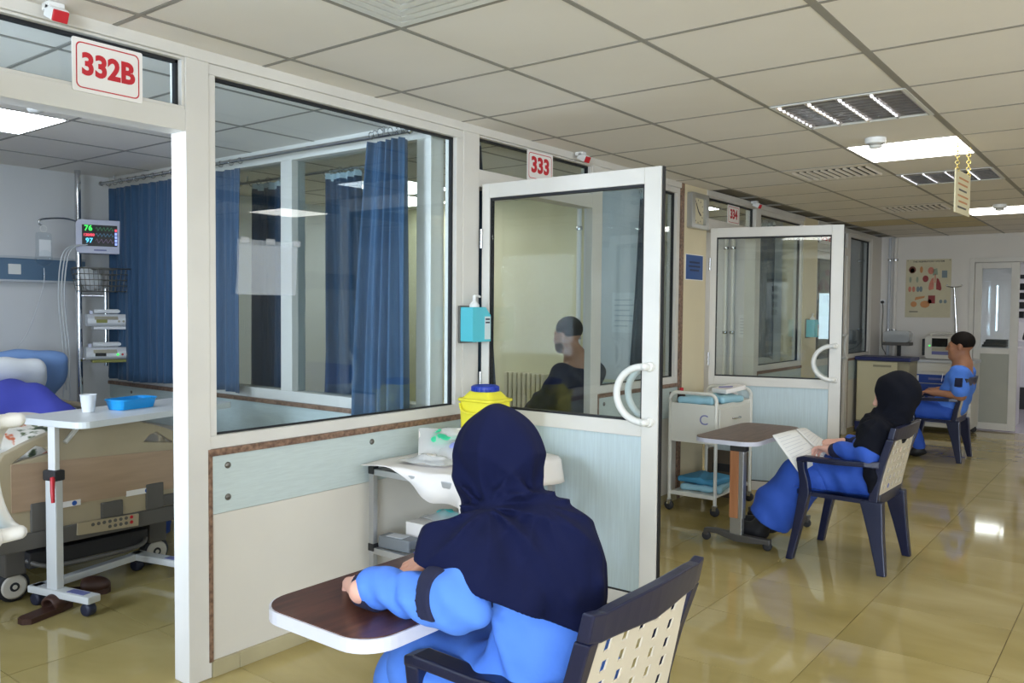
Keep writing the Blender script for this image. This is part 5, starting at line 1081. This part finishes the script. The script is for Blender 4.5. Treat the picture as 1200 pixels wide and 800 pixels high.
def add_hand(S, w, d, up, thumb, curl=.5, s=1.0, mi=0):
    """palm, four unequal bent fingers and a thumb leaving the side of the palm"""
    d = np.array(d, float); d /= np.linalg.norm(d); up = np.array(up, float); up -= d * (up @ d); up /= np.linalg.norm(up); sd = np.cross(up, d); sd = sd if sd @ np.array(thumb, float) > 0 else -sd
    w = np.array(w, float); P = lambda a, b, c: w + (d * a + sd * b + up * c) * s
    S.ell(P(.050, 0, 0), np.array((.052, .040, .017)) * s, np.stack([d, sd, up], 1), .012, mi).cap(P(-.03, 0, 0), P(.02, 0, 0), .026 * s, .026 * s, .02, mi)
    tips = []
    for b, l, sp in ((.029, .068, .10), (.010, .078, .02), (-.010, .072, -.06), (-.029, .055, -.14)):
        p = P(.086 - abs(b) * .25, b, .002); a = curl * .45; dr = d + sd * sp
        for k, f in enumerate((.45, .31, .24)):
            v = dr * math.cos(a) - up * math.sin(a); v = v / np.linalg.norm(v); q = p + v * l * f * s
            S.cap(p, q, (.0092 - .0009 * k) * s, (.0086 - .0009 * k) * s, .004, mi); p = q; a += curl * .75
        tips.append((p, v))
    p = P(.018, .030, -.004); q = P(.048, .054, -.010); r = P(.078, .058, -.016); S.cap(p, q, .0135 * s, .0110 * s, .010, mi).cap(q, r, .0105 * s, .0085 * s, .004, mi)
    return tips
def person(label, loc):
    t = thing('person', label, 'person', loc); inv = Matrix.Translation(loc).inverted()
    def put(S, name, mats, vox, parent=None):
        o = link(name, S.mesh(name, mats, vox)); o.parent = parent or t
        o.matrix_parent_inverse = inv; return o
    return t, put
def fix(o, t):
    o.matrix_parent_inverse = Matrix.Translation(t.location).inverted()

# ---- nurse writing at the brown table
t, put = person('nurse in bright blue uniform and navy headscarf writing at the brown table', (*CH1, 0))
hc = np.array((-1.272, 1.600, 1.048)); HR = frame((-.97, .05, -.32))
S = SDF(); T = add_head(S, hc, HR)
S.cap(hc + HR @ np.array((0, -.03, -.07)), (-1.19, 1.605, .90), .052, .060, .02)
S.chain([(-1.18, 1.605, .89), (-1.14, 1.61, .78), (-1.11, 1.62, .60), (-1.12, 1.63, .48)], [.08, .095, .09, .10], .04)
S.chain([(-1.18, 1.605, .87), (-1.175, 1.46, .875), (-1.155, 1.330, .79), (-1.395, 1.286, .787)], [.05, .042, .034, .026], .03)
S.chain([(-1.18, 1.605, .87), (-1.20, 1.75, .865), (-1.24, 1.83, .79), (-1.40, 1.615, .784)], [.05, .042, .034, .026], .03)
add_hand(S, (-1.405, 1.284, .787), (-.72, .66, -.16), (.1, 0, 1), (.6, .8, 0), .75, 1.12)
add_hand(S, (-1.415, 1.600, .784), (-.50, -.84, -.12), (0, 0, 1), (.85, -.45, 0), .7, 1.08)
for y in (1.53, 1.74): S.chain([(-1.12, y, .48), (-1.48, y, .47), (-1.49, y, .10)], [.07, .055, .04], .04); S.cap((-1.47, y, .06), (-1.60, y, .045), .035, .03, .03)
body = put(S, 'body', ['skin_fair', 'lip'], .0055)
add_eyes(body, T, HR)
for e in body.children: fix(e, t)
S = SDF()   # uniform tunic with sleeves
S.ell((-1.115, 1.64, .52), (.125, .195, .13), k=.05).ell((-1.10, 1.625, .64), (.110, .165, .16), k=.06).ell((-1.135, 1.61, .79), (.100, .155, .13), k=.06)
S.cap((-1.17, 1.48, .865), (-1.19, 1.73, .86), .062, .062, .05)
S.cap((-1.175, 1.46, .875), (-1.160, 1.335, .80), .064, .062, .04).cap((-1.160, 1.335, .80), (-1.365, 1.290, .792), .060, .046, .03).ell((-1.16, 1.345, .782), (.075, .05, .042), k=.03)
S.cap((-1.20, 1.74, .865), (-1.24, 1.83, .80), .064, .060, .04).cap((-1.24, 1.83, .80), (-1.385, 1.635, .79), .058, .046, .04)
for y in (1.53, 1.74): S.cap((-1.12, y, .50), (-1.44, y, .50), .112, .10, .06)
S.ell((-1.28, 1.63, .50), (.24, .20, .10), k=.06).ell((-1.13, 1.52, .50), (.14, .12, .14), k=.06)
# creases: waist to armpit, elbow, lap
for p, q, r in (((-1.10, 1.48, .60), (-1.16, 1.46, .76), .018), ((-1.06, 1.50, .56), (-1.13, 1.47, .74), .014), ((-1.03, 1.54, .55), (-1.08, 1.49, .72), .014), ((-1.22, 1.28, .81), (-1.20, 1.33, .84), .012), ((-1.26, 1.265, .80), (-1.24, 1.31, .838), .011), ((-1.31, 1.262, .79), (-1.29, 1.30, .835), .010), ((-1.17, 1.42, .52), (-1.38, 1.44, .54), .018)): S.cap(p, q, r, r * .7, .02)
S.fold((.5, .2, 1), 60, .0035, (9, 14, 5), 1.6).fold((1, .7, -.4), 34, .0035, (0, 9, 12), 1.3).fold((.9, .2, .6), 105, .0075, (0, 25, 9), 1.2, (-1.27, 1.30, .80, .09)).fold((.7, -.6, .9), 62, .008, (14, 0, 16), 1.2, (-1.08, 1.50, .64, .14))
tunic = put(S, 'uniform', 'scrub_blue', .0065)
S = SDF(); S.cap((-1.175, 1.46, .875), (-1.160, 1.335, .80), .070, .068, .04).cap((-1.160, 1.335, .80), (-1.365, 1.290, .792), .066, .052, .03).ell((-1.16, 1.345, .782), (.081, .056, .048), k=.03)
S.fold((.5, .2, 1), 60, .0035, (9, 14, 5), 1.6).fold((1, .7, -.4), 34, .0035, (0, 9, 12), 1.3).fold((.9, .2, .6), 105, .0075, (0, 25, 9), 1.2, (-1.27, 1.30, .80, .09)).fold((.7, -.6, .9), 62, .008, (14, 0, 16), 1.2, (-1.08, 1.50, .64, .14))
S.cut((-1.169, 1.42, .822), (.22, .42, 1)).cut((-1.150, 1.36, .83), (1, -.3, .25)).cut((-1.222, 1.32, .84), (-1, .2, -.5)).cut((-1.19, 1.3, .768), (0, 0, -1)); put(S, 'sleeve_patch', 'navy_band', .005)
S = SDF(); S.cap((-1.350, 1.293, .792), (-1.395, 1.286, .790), .050, .044, .01).cut((-1.398, 1.285, .788), (-.97, .1, 0)).cut((-1.345, 1.292, .79), (.97, -.1, 0)); put(S, 'cuff', 'navy_band', .005)
S = SDF(); S.cap((-1.375, 1.65, .790), (-1.398, 1.62, .789), .049, .044, .01).cut((-1.402, 1.612, .788), (-.55, -.8, 0)).cut((-1.37, 1.655, .79), (.55, .8, 0)); put(S, 'cuff', 'navy_band', .005)
S = SDF()
for y in (1.53, 1.74): S.chain([(-1.36, y, .49), (-1.49, y, .47), (-1.495, y, .12)], [.085, .086, .070], .04)
S.fold((.3, .2, 1), 40, .004, (0, 20, 9), 1.2).cut((0, 0, .085), (0, 0, -1)); put(S, 'trousers', 'scrub_blue', .009)
for y in (1.53, 1.74): S = SDF(); S.ell((-1.54, y, .045), (.13, .046, .045), k=.02).cap((-1.48, y, .06), (-1.47, y, .09), .045, .042, .03).cut((0, 0, .002), (0, 0, -1)); put(S, 'shoe', 'shoe_black', .007)
S = SDF()   # headscarf and shoulder cape in one piece, open at the face and cut along the hem
S.ell(hc + HR @ np.array((0, -.026, .020)), (.108, .122, .118), HR, .03).ell(hc + HR @ np.array((0, .02, -.055)), (.084, .080, .082), HR, .04)
S.cap(hc + np.array((.02, .0, -.06)), (-1.165, 1.605, .88), .088, .105, .05)
S.ell((-1.24, 1.59, .875), (.10, .12, .09), k=.05)
S.cap((-1.16, 1.59, .85), (-1.180, 1.465, .862), .105, .088, .05).cap((-1.165, 1.62, .85), (-1.20, 1.74, .845), .105, .085, .05)
S.ell((-1.105, 1.615, .77), (.118, .165, .20), k=.06).cap((-1.07, 1.61, .86), (-1.035, 1.62, .68), .06, .065, .06)
S.cap((-1.180, 1.465, .862), (-1.245, 1.40, .866), .092, .080, .04).cap((-1.18, 1.46, .86), (-1.165, 1.385, .825), .092, .080, .04).cap((-1.18, 1.42, .855), (-1.09, 1.45, .77), .08, .07, .05)
# cloth ridges radiating from the neck and hanging down the back
for a, b_, r0, r1 in (((-1.185, 1.515, .965), (-1.05, 1.46, .80), .020, .018), ((-1.165, 1.535, .955), (-1.00, 1.54, .78), .018, .016), ((-1.205, 1.50, .965), (-1.16, 1.375, .88), .020, .018), ((-1.25, 1.50, .965), (-1.26, 1.37, .89), .018, .016), ((-1.155, 1.55, 1.01), (-1.215, 1.505, .965), .026, .018), ((-1.13, 1.57, .95), (-.985, 1.63, .80), .014, .014), ((-1.08, 1.47, .82), (-1.04, 1.48, .70), .014, .012)): S.cap(a, b_, r0, r1, .022)
S.fold((.9, .5, .5), 48, .0028, (8, 12, 18), 1.5).fold((.6, -1, .4), 80, .0016, (14, 0, 12), 1.2)
S.radial((-1.20, 1.495, .965), (.45, -.8, .35), 5, .019, .06, .26, 6).radial((-1.155, 1.60, .96), (.8, -.5, .3), 6, .011, .07, .24, -5)
S.ell(hc + HR @ np.array((0, .125, -.026)), (.070, .085, .096), HR, .015, sub=True)
S.cut((-1.169, 1.42, .800), (-.22, -.42, -1)); S.cut((-1.355, 1.6, .9), (-1, -.2, -.35))
put(S, 'headscarf', 'hijab_navy', .0055)
# pages under her hands
mat('page', (226, 226, 222), .6); mat('pencil_grey', (190, 192, 196), .6)
def sheets(label, quad, n, lines=8, group=None, bow=.004, name='paper_sheet', th=.0012):
    q = [Vector(p) for p in quad]; c = sum(q, Vector()) / 4; t = thing(name, label, 'paper', c, 0, group); q = [p - c for p in q]
    nrm = (q[1] - q[0]).cross(q[3] - q[0]).normalized()
    if nrm.z < 0: nrm = -nrm
    at = lambda u, v, h: (q[0] * (1 - u) + q[1] * u) * (1 - v) + (q[3] * (1 - u) + q[2] * u) * v + nrm * (h + bow * math.sin(PI * u))
    for k in range(n):
        b = MB(); b.grid(lambda u, v: at(u, v, k * th), 10, 6); o = b.build('page', 'page', t); m = o.modifiers.new('thickness', 'SOLIDIFY'); m.thickness = .0006
    for k in range(lines):
        v = .12 + .76 * k / max(1, lines - 1); b = MB(); b.grid(lambda u, w: at(.1 + (.5 + .3 * abs(math.sin(k * 1.9))) * u, v + .010 * (w - .5), n * th + .0006), 8, 1); b.build('text_line', 'pencil_grey', t)
sheets('white sheets of paper under the writing nurse\'s hands', [(-1.30, 1.36, .7462), (-1.27, 1.56, .7462), (-1.50, 1.60, .7462), (-1.53, 1.40, .7462)], 2, bow=.002)

# ---- nurse reading papers
t, put = person('nurse in royal blue uniform and black headscarf reading papers, legs stretched out', (*CH2, 0))
hc = np.array((-1.140, 5.05, .955)); HR = frame((-.98, -.06, -.22))
S = SDF(); T = add_head(S, hc, HR)
S.cap(hc + HR @ np.array((0, -.03, -.07)), (-1.13, 5.04, .80), .052, .06, .02)
S.chain([(-1.16, 5.04, .79), (-1.21, 5.04, .68), (-1.29, 5.04, .52), (-1.31, 5.04, .47)], [.09, .11, .10, .11], .04)
S.chain([(-1.17, 5.04, .78), (-1.19, 4.88, .75), (-1.22, 4.80, .645), (-1.41, 4.86, .642)], [.05, .045, .036, .026], .03)
S.chain([(-1.17, 5.04, .78), (-1.19, 5.20, .75), (-1.22, 5.27, .645), (-1.43, 5.13, .650)], [.05, .045, .036, .026], .03)
add_hand(S, (-1.415, 4.868, .640), (-.90, .40, -.02), (.2, .3, 1), (0, .4, 1), .85); add_hand(S, (-1.435, 5.12, .650), (-.95, -.3, -.02), (.2, -.3, 1), (0, -.4, 1), .85)
for y in (4.96, 5.11): S.chain([(-1.22, y, .46), (-1.62, y - .01, .45), (-1.86, y - .02, .12)], [.075, .055, .04], .04); S.cap((-1.86, y - .02, .09), (-1.96, y - .02, .09), .035, .03, .03)
body = put(S, 'body', ['skin_fair', 'lip'], .006); add_eyes(body, T, HR)
for e in body.children: fix(e, t)
S = SDF(); S.ell((-1.315, 5.03, .51), (.12, .19, .105), k=.05).ell((-1.26, 5.035, .60), (.10, .165, .13), k=.06).ell((-1.21, 5.04, .71), (.09, .165, .10), k=.06)
for sy, y in ((-1, 4.86), (1, 5.22)): S.cap((-1.18, y, .755), (-1.22, y + sy * .05, .655), .062, .058, .04)
S.cap((-1.20, 4.805, .655), (-1.385, 4.855, .648), .060, .044, .04).cap((-1.20, 5.275, .655), (-1.40, 5.145, .652), .060, .044, .04)
for y in (4.95, 5.11): S.cap((-1.24, y, .475), (-1.56, y, .47), .105, .10, .06)
S.fold((1, .2, .5), 60, .005, (9, 14, 5), 1.6).fold((.3, .9, .6), 44, .003, (9, 0, 12), 1.3); put(S, 'uniform', 'scrub_royal', .008)
S = SDF()
for y in (4.945, 5.11): S.chain([(-1.50, y, .46), (-1.63, y, .44), (-1.76, y, .27), (-1.80, y, .185)], [.105, .11, .12, .125], .05)
S.cap((-1.64, 5.02, .40), (-1.76, 5.02, .22), .10, .12, .06).fold((.5, .8, .3), 48, .005, (9, 0, 14), 1.2).cut((-1.80, 5.0, .16), (-.55, 0, -.84)); put(S, 'trousers', 'scrub_royal', .009)
for y in (4.935, 5.10): S = SDF(); S.cap((-1.83, y, .16), (-1.87, y, .095), .055, .055, .03).ell((-1.93, y, .085), (.125, .046, .048), np.array(rot('Y', .12)), .03).cut((0, 0, .046), (0, 0, -1)); put(S, 'shoe', 'shoe_black', .007)
for sy, y, x0, x1 in ((-1, 4.862, -1.40, -1.355), (1, 5.138, -1.415, -1.375)): S = SDF(); S.cap((x1, y - .008 * 0, .647), (x0, y, .643), .047, .042, .01); put(S, 'cuff', 'navy_band', .006)
S = SDF(); S.ell(hc + HR @ np.array((0, -.026, .020)), (.112, .126, .122), HR, .03).ell(hc + HR @ np.array((0, .02, -.055)), (.084, .080, .084), HR, .04).cap(hc + np.array((.01, 0, -.07)), (-1.165, 5.04, .80), .092, .11, .05)
S.ell((-1.23, 5.03, .755), (.09, .13, .11), k=.05).cap((-1.175, 5.0, .77), (-1.185, 4.88, .752), .10, .085, .05).cap((-1.175, 5.08, .77), (-1.185, 5.20, .752), .10, .085, .05).cap((-1.19, 4.88, .752), (-1.215, 4.825, .68), .085, .078, .04).radial((-1.19, 4.93, .83), (.3, -.9, .3), 5, .010, .06, .22, 6).ell((-1.19, 5.04, .68), (.085, .175, .15), k=.05).ell((-1.25, 5.02, .66), (.075, .13, .13), k=.05)
S.fold((.9, .5, .5), 44, .003, (8, 12, 18), 1.5).ell(hc + HR @ np.array((0, .125, -.026)), (.074, .085, .100), HR, .015, sub=True).cut((-1.2, 5.03, .59), (.35, -.1, -1)); put(S, 'headscarf', 'hijab_black', .007)
S = SDF(); S.cap((-1.22, 4.84, .68), (-1.185, 4.795, .53), .04, .036, .03).cap((-1.185, 4.795, .53), (-1.19, 4.795, .45), .036, .016, .03).fold((1, .3, 0), 90, .004); put(S, 'scarf_tail', 'hijab_black', .007)
sheets('open white printed papers held by the reading nurse', [(-1.737, 4.78, .705), (-1.666, 4.98, .725), (-1.492, 4.98, .572), (-1.575, 4.78, .50)], 2, 10, 'papers held by the reading nurse', .006); sheets('folded over white page behind the open papers of the reading nurse', [(-1.666, 4.985, .728), (-1.66, 5.15, .714), (-1.53, 5.15, .640), (-1.50, 4.985, .580)], 1, 8, 'papers held by the reading nurse', .008)

# ---- men
def seated_man(label, loc, hc, look, neck, chest, hip, shoulders, elbows, wrists, knees, ankles, skin, lipm, top, bottoms, hair, sleeve=.5, hands=None, beard=False, vox=.007, bald=False, head_s=1.0, off=(0, 0, 0)):
    O = lambda p: tuple(a + b for a, b in zip(p, off)); hc, neck, chest, hip = O(hc), O(neck), O(chest), O(hip); shoulders, elbows, wrists, knees, ankles = [[O(p) for p in L] for L in (shoulders, elbows, wrists, knees, ankles)]
    t, put = person(label, loc); hc = np.array(hc); HR = frame(look)
    A = lambda p: np.array(p, float)
    S = SDF(); T = add_head(S, hc, HR, s=head_s); S.cap(hc + HR @ np.array((0, -.03, -.06)), A(neck), .052, .060, .02)
    S.chain([neck, chest, (A(chest) + A(hip)) / 2, hip], [.09, .12, .11, .12], .05)
    for s_, e, w in zip(shoulders, elbows, wrists): S.chain([A(neck) - (0, 0, .03), s_, e, w], [.05, .055, .042, .029], .03)
    for i, (w, e) in enumerate(zip(wrists, elbows)): add_hand(S, w, hands[i] if hands else A(w) - A(e), (0, 0, 1), (0, 1 - 2 * i, .3), .7, 1.05)
    for k, a in zip(knees, ankles): S.chain([A((hip[0], k[1], hip[2])), k, a], [.085, .062, .045], .04); S.cap(a, A(a) + (-.12, 0, -.03), .035, .03, .03)
    body = put(S, 'body', [skin, lipm], vox); add_eyes(body, T, HR, head_s)
    for e in body.children: fix(e, t)
    S = SDF(); S.ell(chest, (.13, .205, .17), k=.06).ell((A(chest) + A(hip)) / 2, (.135, .185, .16), k=.07).ell(A(hip) + (0, 0, .05), (.15, .20, .13), k=.06).cap(shoulders[0], shoulders[1], .072, .072, .06)
    for s_, e, w in zip(shoulders, elbows, wrists):
        if sleeve < 1: S.cap(s_, A(s_) + (A(e) - A(s_)) * sleeve * 1.6, .078, .074, .05)
        else: S.chain([s_, e, A(e) + (A(w) - A(e)) * .92], [.078, .066, .048], .05)
    S.fold((.5, .3, 1), 50, .004, (9, 14, 5), 1.6).fold((1, .6, 0), 36, .003, (0, 9, 12), 1.3); put(S, 'shirt', top, .008)
    S = SDF()
    for k, a in zip(knees, ankles): S.chain([A((hip[0], k[1], hip[2])), k, A(a) + (0, 0, .03)], [.105, .085, .062], .05)
    S.ell(A(hip) + (-.05, 0, -.01), (.16, .19, .11), k=.05).fold((.5, .3, 1), 40, .004, (9, 14, 5), 1.4); put(S, 'trousers', bottoms, .009)
    for a in ankles: S = SDF(); a = A(a); S.ell(a + (-.06, 0, -.035), (.135, .048, .045), k=.02).cap(a, a + (-.02, 0, -.03), .048, .048, .03).cut((0, 0, .002), (0, 0, -1)); put(S, 'shoe', 'shoe_black', .008)
    S = SDF()
    if bald:
        S.ell(T(0, -.030, .020), np.array((.079, .094, .085)) * head_s, HR, .02).ell(T(0, .075, .075), np.array((.085, .100, .075)) * head_s, HR, .02, sub=True).ell(T(0, .10, -.04), np.array((.09, .12, .10)) * head_s, HR, .02, sub=True)
    else:
        S.ell(T(0, -.020, .046), np.array((.082, .100, .088)) * head_s, HR, .02).ell(T(0, .118, -.02), np.array((.10, .085, .088)) * head_s, HR, .012, sub=True).ell(T(0, .05, -.095), np.array((.11, .085, .085)) * head_s, HR, .012, sub=True)
    S.cut(hc + HR @ np.array((0, 0, -.065)), -HR[:, 2]); put(S, 'hair', hair, .006)
    if beard:
        S = SDF(); S.ell(T(0, .046, -.086), np.array((.049, .048, .037)) * head_s, HR, .02).ell(T(0, .034, -.06), np.array((.0635, .060, .05)) * head_s, HR, .02).ell(T(0, .10, -.02), np.array((.04, .05, .052)) * head_s, HR, .01, sub=True).cut(hc + HR @ np.array((0, 0, -.035)), HR[:, 2]); put(S, 'beard', 'stubble', .006)
    return t, put
X3, Y3 = -1.60, 9.10
t3, put3 = seated_man('man in blue short sleeved scrubs seated by the emergency cart', (*CH3, 0), (-1.480, 9.09, 1.105), (-1, .04, .0), (-1.455, 9.09, .925), (-1.48, 9.09, .74), (-1.56, 9.09, .47), [(-1.455, 8.90, .845), (-1.455, 9.28, .845)], [(-1.42, 8.845, .645), (-1.44, 9.34, .645)], [(-1.66, 8.90, .655), (-1.68, 9.26, .655)], [(-1.96, 8.98, .47), (-1.96, 9.21, .47)], [(-1.80, 8.97, .09), (-1.90, 9.22, .09)], 'skin_tan', 'lip_brown', 'scrub_blue', 'scrub_royal', 'hair_dark', .5, vox=.008, head_s=1.1)
S = SDF(); S.cap((-1.447, 8.885, .80), (-1.437, 8.872, .745), .0815, .080, .01).cut((0, 0, .725), (0, 0, -1)).cut((0, 0, .815), (0, 0, 1)).cut((-1.475, 8.9, .77), (-1, 0, 0)).cut((-1.405, 8.9, .77), (1, 0, 0)); put3(S, 'sleeve_patch', 'navy_band', .007)
S = SDF(); S.box((-1.612, 8.98, .80), (.006, .10, .012), .003, np.array(rot('X', .9))); put3(S, 'white_piping', 'sheet_white', .005)
t4, put4 = seated_man('bearded man in dark clothes sitting inside ward 333 behind the glass', (-3.098, 4.797, 0), (-3.115, 4.67, 1.255), (-1, .06, -.06), (-3.04, 4.68, 1.08), (-3.05, 4.69, .88), (-3.06, 4.70, .58), [(-3.03, 4.49, .99), (-3.03, 4.88, .99)], [(-3.17, 4.45, .80), (-3.17, 4.92, .80)], [(-3.38, 4.54, .70), (-3.38, 4.84, .70)], [(-3.50, 4.58, .58), (-3.50, 4.80, .58)], [(-3.50, 4.58, .09), (-3.50, 4.80, .09)], 'skin_olive', 'lip_brown', 'dark_shirt', 'dark_shirt', 'hair_dark', 1, beard=True, vox=.008, off=(-.078, .117, -.004))
t = thing('stool', 'round grey stool under the bearded man in ward 333', 'stool', (-3.158, 4.817, 0)); b = MB(); b.lathe((0, 0, .42), [(.15, 0), (.165, .012), (.165, .035), (.15, .045)], 26); b.build('seat', 'bed_grey', t)
for k in range(4): a = PI / 4 + PI / 2 * k; b = MB(); b.tube([(.11 * math.cos(a), .11 * math.sin(a), .42), (.17 * math.cos(a), .17 * math.sin(a), 0)], .013, 8); b.build('leg', 'steel', t)
b = MB(); b.tube(arc((0, 0, .15), .152, 0, 2 * PI, 24, (1, 0, 0), (0, 1, 0))[:-1], .008, 6, closed=True); b.build('foot_ring', 'steel', t)
